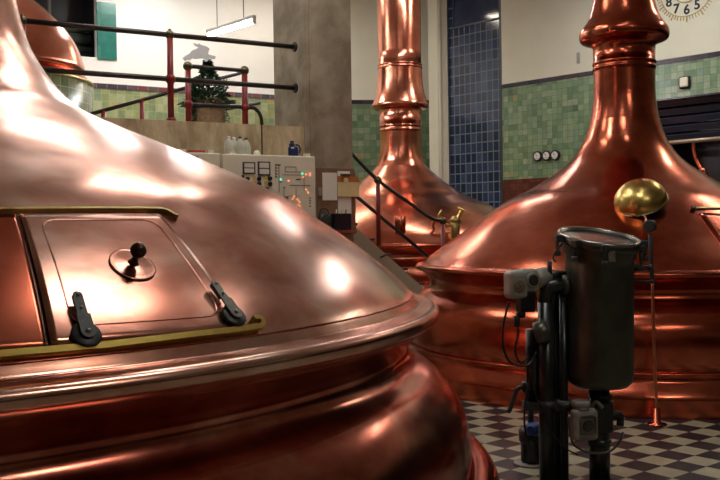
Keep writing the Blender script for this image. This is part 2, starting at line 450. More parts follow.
# gallery: corner of pillar at G0, front face along GD
G0 = at(305, 120, 10.0); G0.z = 0
mG = basis(G0, GD, GN, (0, 0, 1))                 # local x to the right-far, y to the back
ZG = 2.55
zl = zat(300, 126.5, 9.98)
b = B(); b.box(-13, .06, .02, .2, 0, zl); struct(b.build('wall_gallery', CONC, world=mG))
b = B(); b.box(-13, .7, .2, 9.4, ZG - .25, ZG); struct(b.build('floor_gallery', simple('gallery_floor', (.30, .26, .20), .6), world=mG))
tR = on_line(353, G0, GD); tL = .80
b = B(); b.box(0, tR, 0, tL, 0, CZ); b.box(.06, tR - .0, -.012, 0, 0, CZ)
struct(b.build('pillar', PILC, world=mG))
# joints in the parapet
jb = B()
for px in (264,):
    s_ = on_line(px, G0, GD); jb.box(s_ - .006, s_ + .006, .012, .03, 1.9, zl + .002)
struct(jb.build('trim_2', simple('joint_dark', (.05, .035, .025), .9), world=mG))

# ------------------------------------------------------------------ kettles
def ring(r, z, t): return [(r, z - t * 1.3), (r + t * .7, z - t), (r + t, z), (r + t * .7, z + t), (r, z + t * 1.3)]
def kettle(name, label, C, P, mats, n=192):
    root = thing(name, label, 'brewing kettle', (C.x, C.y, 0))
    T = Matrix.Translation((C.x, C.y, 0))
    for nm, prof, mat in P:
        b = B(); b.lathe(prof, T, n); b.build(nm, mat, root)
    return root
def rad_at(dome, z):
    for (r0, z0), (r1, z1) in zip(dome, dome[1:]):
        if (z0 - z) * (z1 - z) <= 0 and z0 != z1: return r0 + (r1 - r0) * (z - z0) / (z1 - z0)
    return 0
def hit(C, dome, px, py, t0=1.0):
    r = ray(px, py); t = t0; zmin = min(z for _, z in dome)
    while t < 25:
        p = r * t + V((0, 0, HC)); q = math.hypot(p.x - C.x, p.y - C.y)
        if p.z >= zmin and q < rad_at(dome, p.z): break
        t += .002
    return p
def surf(C, dome, th, r, off=0):
    """point, normal, tangent (counter-clockwise), up-slope vector at angle th and radius r on the dome"""
    for (r0, z0), (r1, z1) in zip(dome, dome[1:]):
        if (r0 - r) * (r1 - r) <= 0 and r0 != r1:
            z = z0 + (z1 - z0) * (r - r0) / (r1 - r0); break
    i = min(range(len(dome)), key=lambda k: abs(dome[k][0] - r)); a = dome[max(0, i - 2)]; c = dome[min(len(dome) - 1, i + 2)]
    er = V((math.cos(th), math.sin(th), 0))
    upv = er * (a[0] - c[0]) + V((0, 0, a[1] - c[1]))
    if upv.z < 0: upv = -upv
    upv.normalize(); tan = V((-math.sin(th), math.cos(th), 0)); nrm = tan.cross(upv) ; nrm.normalize()
    if nrm.z < 0: nrm = -nrm
    return V((C.x, C.y, z)) + er * r + nrm * off, nrm, tan, upv
def polar(C, p): return math.atan2(p.y - C.y, p.x - C.x), math.hypot(p.x - C.x, p.y - C.y)

# --- near kettle
CN = V((-2.65, 4.86, 0))
near_neck = sp2([(.66, CZ - .02), (.66, 5), (.665, 4), (.69, 3.4), (.735, 3.05), (.765, 2.91)], 6)
near_dome = sp2([(.765, 2.91), (.79, 2.79), (.835, 2.645), (.892, 2.535), (.976, 2.41), (1.073, 2.31), (1.171, 2.243), (1.375, 2.150), (1.581, 2.065), (1.878, 1.937), (2.219, 1.775), (2.4, 1.656), (2.585, 1.53), (2.761, 1.392), (2.895, 1.27), (2.945, 1.205)], 6)
lipN = sp2([(2.945, 1.205), (2.955, 1.195), (2.99, 1.192), (3.04, 1.187), (3.062, 1.165), (3.058, 1.135), (3.035, 1.112), (3.0, 1.09)], 5)
waistN = sp2([(3.0, 1.09), (2.935, 1.03), (2.898, .965), (2.93, .90), (3.03, .84), (3.11, .76), (3.165, .68), (3.20, .58), (3.217, .46), (3.21, .40), (3.205, .375)], 6)
footN = sp2([(3.205, .375), (3.24, .385), (3.30, .375), (3.345, .335), (3.36, .27), (3.36, .1), (3.36, 0)], 5)
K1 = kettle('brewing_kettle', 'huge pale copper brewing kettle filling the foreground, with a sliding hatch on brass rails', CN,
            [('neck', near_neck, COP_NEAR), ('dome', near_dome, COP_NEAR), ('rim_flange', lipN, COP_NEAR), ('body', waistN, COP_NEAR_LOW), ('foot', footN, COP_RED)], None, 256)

def patch(C, dome, cs, off, thick, nu=28, nv=20, inset=None, corner=.0):
    """a plate following the dome between four (angle, radius) corners: TL, TR, BR, BL"""
    b = B(); g = {}
    def pt(u, v, o):
        th = (cs[0][0] * (1 - u) + cs[1][0] * u) * (1 - v) + (cs[3][0] * (1 - u) + cs[2][0] * u) * v
        r = (cs[0][1] * (1 - u) + cs[1][1] * u) * (1 - v) + (cs[3][1] * (1 - u) + cs[2][1] * u) * v
        return surf(C, dome, th, r, o)
    for j in range(nv + 1):
        for i in range(nu + 1):
            u, v = i / nu, j / nv
            g[i, j, 1] = b.bm.verts.new(pt(u, v, off)[0]); g[i, j, 0] = b.bm.verts.new(pt(u, v, off - thick)[0])
    for j in range(nv):
        for i in range(nu):
            f = b.bm.faces.new((g[i, j, 1], g[i + 1, j, 1], g[i + 1, j + 1, 1], g[i, j + 1, 1])); f.smooth = True
    for i in range(nu):
        for j in (0, nv): b.bm.faces.new((g[i, j, 0], g[i + 1, j, 0], g[i + 1, j, 1], g[i, j, 1]))
    for j in range(nv):
        for i in (0, nu): b.bm.faces.new((g[i, j, 0], g[i, j + 1, 0], g[i, j + 1, 1], g[i, j, 1]))
    return b, pt
def strip(C, dome, path, w, t, off):
    """flat bar lying on the dome; path = (angle, radius) points; w = width along the slope, t = thickness"""
    b = B(); P = [V((a, r, 0)) for a, r in path]; P = spline(P, 6)
    fr = [surf(C, dome, p.x, p.y, off) for p in P]; rings = []
    for i, (p, n, tn, upv) in enumerate(fr):
        a = fr[max(0, i - 1)][0]; c = fr[min(len(fr) - 1, i + 1)][0]; d = (c - a).normalized(); s_ = n.cross(d).normalized()
        rings.append([b.bm.verts.new(p + s_ * x + n * y) for x, y in ((-w / 2, 0), (w / 2, 0), (w / 2, t), (-w / 2, t))])
    for A, Cc in zip(rings, rings[1:]):
        for k in range(4): b.bm.faces.new((A[k], A[(k + 1) % 4], Cc[(k + 1) % 4], Cc[k]))
    b.bm.faces.new(rings[0]); b.bm.faces.new(rings[-1]); return b
HN = lambda x, y: polar(CN, hit(CN, near_dome, x, y))
hc_ = [HN(19, 217), HN(158, 217), HN(243, 334), HN(50, 350)]
b, pt = patch(CN, near_dome, hc_, .014, .014)
hatch = b.build('hatch_door', COP_NEAR, K1)
# pressed bead around the inner field of the hatch
def loop(u0, u1, v0, v1, c, m=6):
    out = []
    for (cu, cv, a0) in ((u1 - c, v0 + c, -PI / 2), (u1 - c, v1 - c, 0), (u0 + c, v1 - c, PI / 2), (u0 + c, v0 + c, PI)):
        for k in range(m + 1):
            a = a0 + PI / 2 * k / m; out.append((cu + c * math.cos(a), cv + c * math.sin(a)))
    return out
def densify(L, n=5):
    out = []
    for i, p in enumerate(L):
        q = L[(i + 1) % len(L)]; k = n if math.hypot(q[0] - p[0], q[1] - p[1]) > .1 else 1
        for j in range(k): out.append((p[0] + (q[0] - p[0]) * j / k, p[1] + (q[1] - p[1]) * j / k))
    return out
b = B(); b.tube([pt(u, v, .0135)[0] for u, v in densify(loop(.11, .91, .07, .90, .09))], .0032, 8, closed=True, sub=2)
b.build('pressed_bead', COP_NEAR, hatch)
# knob on a round boss
kp = HN(131, 269); p, n, tn, upv = surf(CN, near_dome, kp[0], kp[1], .016)
mk = basis(p, tn, n.cross(tn), n)
b = B(); b.lathe([(0, .010), (.03, .009), (.06, .005), (.073, .0035), (.077, .004), (.0785, 0)], mk, 48); b.build('knob_boss', COP_NEAR, hatch)
b = B(); b.tube([mk @ V((.078 * math.cos(a), .078 * math.sin(a), .003)) for a in [k * PI / 16 for k in range(32)]], .0009, 6, closed=True, sub=1)
b.build('boss_seam', IRON, hatch)
b = B(); b.lathe([(.022, .006), (.015, .015), (.0105, .025), (.011, .032), (.013, .040)] + [(.027 * math.sin(a), .062 - .027 * math.cos(a)) for a in [.5 + k * (PI - .5) / 12 for k in range(13)]], mk, 32)
b.build('knob', BRONZE, hatch)
# two rollers with strap brackets
def roller(px, py, qx, qy):
    a_ = HN(px, py); q_ = HN(qx, qy)
    p, n, tn, upv = surf(CN, near_dome, a_[0], a_[1], .018); q = surf(CN, near_dome, q_[0], q_[1], .018)[0]
    y = (q - p) - n * (q - p).dot(n); L = y.length; y.normalize(); x = y.cross(n)
    m = basis(p, x, y, n)
    g = B(); g.lathe([(0, 0), (.041, 0), (.045, .004), (.045, .012), (.041, .016), (0, .016)], m, 40); g.build('roller', IRON, hatch)
    out = [(-.016, -.004), (.016, -.004)] + [(.0155, L - .008)] + [(.0155 * math.cos(t), L - .006 + .0155 * math.sin(t)) for t in [k * PI / 10 for k in range(11)]] + [(-.0155, L - .008)]
    g = B(); g.poly(out[0:], .006, m @ Matrix.Translation((0, 0, .017)))
    lo = [(.021 * math.cos(t), .021 * math.sin(t) - .002) for t in [-PI - k * -PI / 10 for k in range(11)]]
    g.poly(lo + [(.021, L * .45), (-.021, L * .45)], .005, m @ Matrix.Translation((0, 0, .022)))
    g.box(-.014, .014, L * .55, L + .002, .004, .018, m, .002)
    sb = g.build('roller_bracket', IRONLT if px > 150 else IRON, hatch)
    for yy, rr in ((L * .62, .005), (L - .006, .005), (0, .008)):
        g = B(); g.sph(m @ V((0, yy, .026)), rr, 12); g.build('bolt', STEEL_LT, hatch)
roller(84, 341, 73, 305); roller(230, 321, 209, 292)
# brass rails
low = [HN(x, y) for x, y in ((-150, 372), (-60, 366), (0, 359), (60, 354), (120, 347.5), (190, 339), (235, 333.5), (255, 330.5))]
b = strip(CN, near_dome, low, .022, .026, 0); 
hook = [HN(x, y) for x, y in ((252, 331), (258.5, 329.5), (259.5, 325), (256, 321.5), (251, 322.5))]
b2 = strip(CN, near_dome, hook, .018, .026, 0)
tmp = bpy.data.meshes.new('t'); b2.bm.to_mesh(tmp); b.bm.from_mesh(tmp); b2.bm.free(); bpy.data.meshes.remove(tmp)
b.build('hatch_rail', BRASS, K1)
top_ = [HN(x, y) for x, y in ((-150, 213), (-60, 212.5), (0, 212), (60, 211.5), (120, 211), (155, 211), (166, 213), (172, 216.5), (177, 218.5))]
strip(CN, near_dome, top_, .012, .016, 0).build('hatch_rail', BRASS_D, K1)
# the seam strip and next plate to the left of the hatch
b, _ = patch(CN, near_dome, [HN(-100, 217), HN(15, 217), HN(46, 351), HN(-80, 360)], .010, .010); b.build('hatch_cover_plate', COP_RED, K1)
b, _ = patch(CN, near_dome, [HN(14, 217), HN(19, 217), HN(50, 350), HN(45, 351)], .002, .002, 4, 20); b.build('hatch_gap', BRONZE, K1)
# sheet seam below the rail, following the dome
seam = [HN(x, y) for x, y in ((250, 355), (340, 331), (400, 303))]
ra = 2.925
b = B(); b.tube([surf(CN, near_dome, a, ra, .002)[0] for a in [-2.4 + k * .06 for k in range(60)]], .004, 6, sub=1); b.build('solder_seam', COP_NEAR_LOW, K1)

# --- right kettle
CR = V((.2953 * 9.66, 9.66, 0))
rk_neck = ([(.31, CZ - .02)] + sp2([(.31, 4.6), (.305, 4.15), (.315, 3.98), (.36, 3.80), (.412, 3.71), (.452, 3.655), (.466, 3.60), (.452, 3.545), (.40, 3.52), (.345, 3.50), (.322, 3.47)], 5)
           + ring(.318, 3.30, .014) + ring(.318, 3.245, .012) + [(.318, 3.205)] + sp2([(.318, 3.19), (.320, 2.98), (.336, 2.82), (.36, 2.69)], 5))
rk_dome = sp2([(.36, 2.69), (.403, 2.551), (.460, 2.423), (.55, 2.295), (.645, 2.205), (.76, 2.12), (.90, 2.03), (1.031, 1.955), (1.16, 1.895), (1.31, 1.815), (1.543, 1.658), (1.861, 1.433), (2.07, 1.283), (2.165, 1.205)], 6)
rk_lip = sp2([(2.165, 1.205), (2.185, 1.190), (2.23, 1.185), (2.256, 1.165), (2.25, 1.135), (2.21, 1.12)], 5)
rk_body = sp2([(2.21, 1.12), (2.13, 1.06), (2.098, 1.00), (2.12, .935), (2.2, .88), (2.28, .81), (2.335, .72), (2.355, .58), (2.35, .44), (2.335, .375), (2.33, .36)], 6)
rk_foot = sp2([(2.33, .36), (2.352, .358), (2.358, .345), (2.352, .33)], 3) + sp2([(2.352, .325), (2.354, .295)], 1) + sp2([(2.358, .285), (2.385, .245), (2.412, .205), (2.43, .172), (2.434, .15)], 4) + sp2([(2.43, .165), (2.43, .12), (2.43, .0)], 2)
K2 = kettle('brewing_kettle', 'large reddish copper brewing kettle at the right with a ringed and collared neck', CR,
            [('neck', rk_neck, COP_RED), ('dome', rk_dome, COP_RED), ('rim_flange', rk_lip, COP_RED), ('body', rk_body, COP_RED), ('foot', rk_foot, COP_RED)], None, 224)
HR = lambda x, y: polar(CR, hit(CR, rk_dome, x, y, 5))
# gold bowl-shaped cover
a_ = HR(641, 203); p, n, tn, upv = surf(CR, rk_dome, a_[0], a_[1], 0)
ax = (n + V((-.28, 0, .25))).normalized(); xx = V((1, 0, 0)) - ax * ax.x; mc = basis(p + ax * .015, xx, ax.cross(xx), ax)
b = B(); b.lathe([(.232, -.012), (.244, -.008), (.246, .002)] + [(.24 * math.cos(t), .005 + .20 * math.sin(t)) for t in [k * PI / 2 / 14 for k in range(15)]], mc, 56)
cov = b.build('dome_cover', GOLD, K2); 
cov['label'] = 'shiny gold brass bowl-shaped cover'
b = B(); b.lathe([(.236, -.014), (.250, -.014), (.252, -.004), (.244, 0), (.236, -.014)], mc, 56); b.build('cover_rim', STEEL_LT, cov)
# hatch lines and brass latch bar at the right of the dome
lat = [HR(x, y) for x, y in ((692, 209), (705, 208.5), (722, 208.5), (745, 210), (780, 214))]
strip(CR, rk_dome, lat, .02, .012, 0).build('hatch_rail', BRASS_D, K2)
q_ = HR(693, 209.5); p, n, *_ = surf(CR, rk_dome, q_[0], q_[1], .0); b = B(); b.cyl(p, p + n * .03, .022, bev=.004); b.build('rail_stop', BRONZE, K2)
b, _ = patch(CR, rk_dome, [HR(697, 213), HR(780, 217), HR(790, 262), HR(728, 257)], .004, .004, 14, 12); b.build('hatch_door', COP_RED, K2)
# seam short line on left of the dome
sm = [HR(x, y) for x, y in ((556, 191), (572, 191.5), (588, 191.5))]
strip(CR, rk_dome, sm, .006, .003, 0).build('solder_seam', COP_SMALL, K2)

# draw rod with handle in front of the right kettle
fp = at_z(657, 425, 0)
rod = thing('draw_rod', 'thin copper rod with black handle bar and floor bracket, before the red kettle', 'rod', fp)
Yd = fp.y
tp = at(650, 226, Yd - .02); mid = at(652, 284, Yd - .02)
b = B(); b.cyl(at(650.2, 234, Yd - .02), at(652.3, 281, Yd - .02), .017, n=16, bev=.003); b.build('handle_bar', IRON, rod)
b = B(); b.cyl(tp + V((-.02, -.028, 0)), tp + V((.02, .028, 0)), .048, n=28, bev=.006); b.build('handle_knob', IRON, rod)
b = B(); b.tube([at(652.5, 280, Yd), at(653.5, 325, Yd), at(654.5, 352, Yd), at(656, 362, Yd), at(655, 374, Yd), at(656.5, 400, Yd), V((fp.x, fp.y, .07))], .012, 12, sub=4); b.build('rod_shaft', COP_SMALL, rod)
b = B(); b.lathe([(.0, 0), (.075, 0), (.075, .012), (.03, .02), (.024, .13), (.0, .13)], Matrix.Translation(fp), 32); b.build('floor_bracket', COP_RED, rod)
b = B(); b.tube([tuple(hit(CR, rk_dome, 644, 216, 5)), at(645.5, 218, Yd + .12), at(648, 228, Yd)], .008, 10, sub=4); b.build('link_rod', COP_SMALL, rod)

# --- far middle kettle
CM = V((.0467 * 15.6, 15.6, 0))
mk_neck = ([(.385, CZ - .02), (.375, 5.4), (.372, 4.6)] + ring(.375, 4.36, .012) + ring(.378, 4.31, .012) + sp2([(.382, 4.28), (.394, 4.05), (.42, 3.88), (.455, 3.76), (.488, 3.68), (.482, 3.635), (.44, 3.605), (.375, 3.59), (.366, 3.56)], 5)
           + ring(.364, 3.31, .012) + ring(.362, 3.24, .010) + sp2([(.36, 3.2), (.362, 2.95), (.39, 2.75), (.44, 2.62)], 5))
mk_dome = sp2([(.44, 2.62), (.53, 2.53), (.63, 2.44), (.76, 2.33), (.94, 2.215), (1.15, 2.085), (1.55, 1.91), (1.92, 1.72), (2.2, 1.53), (2.36, 1.36), (2.38, 1.33)], 6)
mk_lip = sp2([(2.38, 1.33), (2.41, 1.32), (2.43, 1.30), (2.41, 1.27), (2.36, 1.25)], 4)
mk_body = sp2([(2.36, 1.25), (2.28, 1.19), (2.25, 1.12), (2.30, 1.05), (2.39, .98), (2.42, .88), (2.42, .78), (2.42, .75)], 5)
mk_foot = sp2([(2.42, .75), (2.46, .74), (2.50, .70), (2.52, .62), (2.52, 0)], 4)
K3 = kettle('brewing_kettle', 'distant orange copper brewing kettle in the middle, tall neck before the cream wall', CM,
            [('neck', mk_neck, COP_MID), ('dome', mk_dome, COP_MID), ('rim_flange', mk_lip, COP_RED), ('body', mk_body, COP_MID), ('foot', mk_foot, COP_MID)], None, 160)
HM = lambda x, y: hit(CM, mk_dome, x, y, 9)
p = HM(400, 230)
b = B(); b.cyl(p - V((0, 0, .06)), p + V((0, 0, .21)), .088, n=24, bev=.01); b.cyl(p + V((0, 0, .21)), p + V((0, 0, .32)), .008, n=8); vs = b.build('vent_stub', COP_MID, K3)
p = HM(434, 230)
b = B(); b.tube([p, p + V((-.02, -.05, .09)), p + V((.02, -.08, .15)), p + V((.08, -.05, .09))], .022, 10, sub=5); b.build('dome_handle', COP_SMALL, K3)
pv = HM(456, 234); yv = pv.y - .08
b = B(); b.cyl(at(455.5, 240, yv), at(455, 222, yv), .07, n=18, bev=.01); b.cyl(at(455, 222, yv), at(456, 216, yv), .10, .05, n=18, bev=.01); b.build('valve_body', BRASS_D, K3)
b = B(); b.tube([at(454, 226, yv), at(447, 225, yv), at(442, 221, yv), at(440, 216, yv)], .028, 10, sub=5); b.tube([at(456, 220, yv), at(459, 216, yv), at(461.5, 211, yv)], .03, 10, sub=5); b.build('valve_branch', BRASS, K3)
for px, py, r in ((439.5, 213.5, .055), (462.5, 210, .07)):
    c_ = at(px, py, yv); d = (c_ - at(455, 222, yv)).normalized(); b = B(); b.lathe([(r, -.012), (r + .016, 0), (r, .012), (r - .016, 0), (r, -.012)], frame_z(c_, d), 24)
    b.cyl(c_ - d.cross(V((0, 1, 0))) * r, c_ + d.cross(V((0, 1, 0))) * r, .012, n=8); b.build('valve_handle', BRASS, K3)

# --- gallery kettle at the far left on a tiled base
CG = V((-.405 * 12.2, 12.2, 0))
gk = sp2([(.24, 5.6), (.26, 5.1), (.36, 4.90), (.56, 4.74), (.74, 4.58), (.95, 4.36), (1.10, 4.13), (1.19, 3.88), (1.205, 3.78), (1.16, 3.72)], 6)
K4 = thing('brewing_kettle', 'small rounded orange copper kettle on a green tiled drum, up on the gallery at left', 'brewing kettle', (CG.x, CG.y, ZG))
T = Matrix.Translation((CG.x, CG.y, 0))
b = B(); b.lathe([(.24, CZ - .02)] + gk, T, 128); b.build('dome', COP_MID, K4)
b = B(); b.lathe([(1.16, 3.72), (1.19, 3.71), (1.23, 3.69), (1.24, 3.66), (1.24, 3.64)], T, 128); b.build('rim_flange', COP_RED, K4)
b = B(uv=True); rg, n = 1.30, 128
b.lathe([(1.1, 3.62), (rg - .03, 3.62), (rg, 3.60), (rg, ZG)], T, n)
for f in b.bm.faces:
    for l in f.loops:
        a = math.atan2(l.vert.co.y - CG.y, l.vert.co.x - CG.x) % (2 * PI)
        fa_ = math.atan2(f.calc_center_median().y - CG.y, f.calc_center_median().x - CG.x) % (2 * PI)
        if a - fa_ > PI: a -= 2 * PI
        if fa_ - a > PI: a += 2 * PI
        l[b.uv].uv = (a * rg, l.vert.co.z)
b.build('tiled_drum', TILE_C, K4)
b = B(); b.tube([(CG.x + (rg + .004) * math.cos(k * PI / 40), CG.y + (rg + .004) * math.sin(k * PI / 40), 3.6) for k in range(80)], .02, 8, closed=True, sub=1); b.build('edge_band', BRASS_D, K4)

# ------------------------------------------------------------------ railings
def rl(px, off=.1):
    o = G0 + GN * off; return o, on_line(px, o, GD)
def rp(px, py, off=.1):
    o, t = rl(px, off); p = o + GD * t; r = ray(px, py); return V((p.x, p.y, HC + r.z / r.y * p.y))
off = .1
zt_ = rp(298, 47).z; zm_ = rp(298, 88).z
def rz(px, z, off=.1): p = rp(px, 100, off); p.z = z; return p
RL = thing('gallery_railing', 'dark two-bar railing with red posts along the gallery edge', 'railing', rz(173, zl))
b = B(); b.cyl(rz(-60, zt_), rz(298.5, zt_), .027, n=16); b.build('top_rail', RAILP, RL)
b = B(); b.cyl(rz(-60, zm_), rz(298.5, zm_), .027, n=16); b.build('middle_rail', RAILP, RL)
for z in (zt_, zm_):
    b = B(); b.cyl(rz(296, z), rz(298.6, z), .058, n=20, bev=.01); b.build('wall_flange', RAILP, RL)
for px in (26.3, 173):
    b = B(); b.cyl(rz(px, zl - .02), rz(px, zt_), .033, n=16)
    b.cyl(rz(px, zl - .01), rz(px, zl + .04), .06, .045, n=16)
    for z in (zm_,): b.sph(rz(px, z), .055, 16)
    q = b.build('post', REDP, RL)
    b = B(); b.sph(rz(px, zt_), .048, 16); b.sph(rz(px, zt_ + .045), .02, 12); b.build('post_cap', BRASSPOL, q)

# second short railing a little deeper on the gallery
of2 = .95
def q2(px, py, o=of2): return rp(px, py, o)
R2 = thing('guard_rail', 'short dark railing on red posts around the gallery opening beside the small fir', 'railing', rz(190, ZG, of2))
za = q2(190, 66).z; zb = q2(190, 104).z
b = B(); b.cyl(rz(190, za, of2), rz(247.5, za, of2), .024, n=14); b.build('top_rail', RAILP, R2)
pe = rz(257, zb, of2)
b = B(); b.tube([rz(190, zb, of2), rz(220, zb, of2), rz(250, zb, of2), rz(257, zb - .01, of2), rz(262, zb - .08, of2), rz(263.5, zb - .2, of2), rz(263.5, ZG, of2)], .023, 12, sub=5); b.build('middle_rail', RAILP, R2)
for px in (190.5, 247):
    b = B(); b.cyl(rz(px, ZG, of2), rz(px, za, of2), .035, n=14); b.sph(rz(px, zb, of2), .052, 14); q = b.build('post', REDP, R2)
    b = B(); b.sph(rz(px, za, of2), .055, 14); b.build('post_cap', BRASSPOL, q)
pa = rz(247, za - .02, of2)
# sloping handrail behind
R3 = thing('stair_handrail', 'sloping dark handrail on short red posts beyond the gallery edge', 'railing', rz(144, ZG, 1.95))
h0, h1 = rp(93, 114, 1.95), rp(246, 72, 1.95)
b = B(); b.cyl(h0, h1, .024, n=12); b.build('hand_rail', RAILP, R3)
for px in (105.5, 144):
    t = (px - 93) / (246 - 93); p = rp(px, 114 - 42 * t, 1.95); q = p.copy(); q.z = ZG
    b = B(); b.cyl(q, p, .028, n=12); b.build('post', REDP, R3)
h0, h1 = rp(200, 114, 1.95), rp(262, 103, 1.95)
b = B(); b.cyl(h0, h1, .022, n=12); b.cyl(rp(200, 114, 1.95), V((*rp(200, 114, 1.95).xy, ZG)), .022, n=12); b.build('lower_rail', RAILP, R3)

# stairs from the pillar down to the right
SD = V((.94, .34, 0)).normalized(); s0 = at(355, 156, 12.0); 
def sp_(px, py, o=0):
    o_ = s0 + V((-SD.y, SD.x, 0)) * o; t = on_line(px, o_, SD); p = o_ + SD * t; r = ray(px, py); return V((p.x, p.y, HC + r.z / r.y * p.y))
ST = thing('staircase', 'cream-sided metal stair with red posts descending beside the concrete pillar', 'stairs', V((s0.x, s0.y, 0)))
sa, sb = sp_(330, 206), sp_(430, 297)
sl = (sb - sa); 
k0 = (0 - sa.z) / sl.z; foot = sa + sl * k0
topk = (2.5 - sa.z) / sl.z; head = sa + sl * topk
u_ = sl.normalized(); side = V((0, 0, 1)).cross(u_).normalized(); nn_ = u_.cross(side)
if nn_.z < 0: nn_ = -nn_
for o_ in (0, .54):
    m = basis(head + side * o_, u_, side, nn_); L_ = (foot - head).length
    b = B(); b.box(0, L_ - .05, -.02, .02, -.24, .02, m); b.build('stringer', STRING, ST)
nst = 12
b = B()
for k in range(nst):
    p = head.lerp(foot, (k + .6) / nst); b.box(-.02, .26, .02, .52, -.14, -.11, basis(p, V((u_.x, u_.y, 0)), side, (0, 0, 1)))
b.build('tread', IRON, ST)
hr = [sp_(355, 156), sp_(378.5, 180), sp_(410, 203), sp_(425, 214), sp_(434, 219), sp_(443, 221)]
hr0 = hr[0] + (hr[0] - hr[1]) * .6
b = B(); b.tube([hr0] + hr, .026, 12, sub=5); b.build('hand_rail', RAILP, ST)
m0, m1 = sp_(340, 182), sp_(434, 262)
b = B(); b.cyl(m0, m1, .024, n=12); b.build('middle_rail', RAILP, ST)
for px, py, py1 in ((378.5, 180, 246), (443, 221, 305)):
    p, q = sp_(px, py), sp_(px, py1)
    b = B(); b.cyl(q, p, .032, n=14); pp = b.build('post', REDP, ST)
    b = B(); b.sph(p, .055, 14); b.build('post_cap', BRASSPOL, pp)
b = B(); p = sp_(379, 258); b.cyl(p, p + V((.1, -.08, .05)), .012, n=8); b.build('latch', IRON, ST)

# ------------------------------------------------------------------ control cabinets (front plane .45 in front of the parapet)
CF = G0 - GN * .50
def cs_(px, py=180): return on_line(px, CF, GD, py)
def c_at(px, py):
    t = cs_(px, py); p = CF + GD * t; r = ray(px, py); return t, HC + r.z / r.y * p.y
mC = basis(CF, GD, GN, (0, 0, 1))
x1 = cs_(315.5); x0 = cs_(223); zc = c_at(270, 155)[1]
cab = thing('control_cabinet', 'cream control cabinet with meters and lit flow diagram below the gallery', 'cabinet', (mC @ V(((x0 + x1) / 2, .2, 0))), mC)
b = B(); b.box(x0, x1, 0, .34, .1, zc, mC, .012); b.build('cabinet_body', CREAM, cab)
b = B(); b.box(x0 + .03, x1 - .03, .03, .31, 0, .1, mC); b.build('plinth', IRON, cab)
for px in (234, 309):
    t = cs_(px); b = B(); b.box(t - .03, t + .03, .02, .06, zc, zc + .03, mC); b.build('lifting_lug', CREAM, cab)
for X0, X1, Y0, Y1 in ((242.5, 255, 162, 174), (257.5, 270, 161.5, 175.5)):
    a, z1 = c_at(X0, Y0); c, z0 = c_at(X1, Y1)
    b = B(); b.box(a, c, -.012, .0, z0, z1, mC); f = b.build('meter_frame', IRON, cab)
    b = B(); h = (z1 - z0)
    b.box(a + .015, c - .015, -.016, -.012, z0 + .012, z0 + h * .46, mC); b.box(a + .015, c - .015, -.016, -.012, z0 + h * .54, z1 - .012, mC); b.build('meter_glass', PAPER, f)
for px, py in ((247, 179), (258.5, 179), (258.5, 184), (269.5, 178.5), (269.5, 184), (266, 189)):
    t, z = c_at(px, py); b = B(); b.cyl(mC @ V((t, 0, z)), mC @ V((t, -.03, z)), .021, n=16, bev=.004); b.build('knob', INK, cab)
for px, py in ((254.5, 178), (254.5, 183), (265.5, 178), (265.5, 183), (242.5, 177)):
    t, z = c_at(px, py); b = B(); b.box(t - .012, t + .012, -.015, 0, z - .018, z + .018, mC); b.build('button', LED_Y if px > 250 else INK, cab)
b = B()
def ln(x0, y0, x1, y1, w=.004):
    a, z0 = c_at(x0, y0); c, z1 = c_at(x1, y1)
    b.box(min(a, c) - w, max(a, c) + w, -.003, 0, min(z0, z1) - w, max(z0, z1) + w, mC)
for q in ((275.5, 165, 275.5, 176), (279, 166, 279, 192), (285, 167, 296, 167), (285, 167, 285, 172), (296, 167, 296, 172), (285, 172, 303, 172), (283, 175, 300, 175), (290, 185, 310, 186), (284, 188, 284, 200), (296, 188, 296, 198), (288, 196, 300, 196), (304, 172, 304, 190)): ln(*q, w=.0025)
b.build('flow_diagram', GREY, cab)
b = B()
for q in ((275.5, 165, 280, 165, .006), (275.5, 168, 277, 168, .005), (275.5, 171, 277, 171, .005), (275.5, 174, 277, 174, .005), (275.5, 177, 277, 177, .005), (296.5, 179.5, 300, 179.5, .006)): ln(*q)
b.bm.free()
for q in ((275.5, 165, 280, 165, .006), (275.5, 168, 277, 168, .005), (275.5, 171, 277, 171, .005), (275.5, 174, 277, 174, .005), (275.5, 177, 277, 177, .005), (296.5, 179.5, 300, 179.5, .006), (309.5, 198, 310.5, 198, .005), (309.5, 200.5, 310.5, 200.5, .005), (309.5, 203, 310.5, 203, .005), (309.5, 206, 310.5, 206, .005), (280.5, 182, 281.1, 182, .006), (284, 187.5, 284.6, 187.5, .006)):
    b = B(); ln(*q); b.build('printed_mark', INK, cab)
for px, py in ((288.5, 181), (303, 177), (306, 174.5), (310, 173.5), (310, 175.5), (308, 193), (306, 189.5), (292.5, 199), (294, 196.5), (297.5, 199.5), (299.5, 202), (300, 206), (298, 205)):
    t, z = c_at(px, py); b = B(); b.cyl(mC @ V((t, 0, z)), mC @ V((t, -.012, z)), .0085, n=12); b.build('indicator_lamp', LED_O, cab)
for px, py in ((302.3, 173.5), (280.5, 179.5)):
    t, z = c_at(px, py); b = B(); b.cyl(mC @ V((t, 0, z)), mC @ V((t, -.012, z)), .010, n=12); b.build('indicator_lamp', LED_G, cab)
b = B(); a, z1 = c_at(281.5, 196.5); c, z0 = c_at(288, 200.5); b.box(a, c, -.01, 0, z0, z1, mC); b.build('digital_display', LED_R, cab)
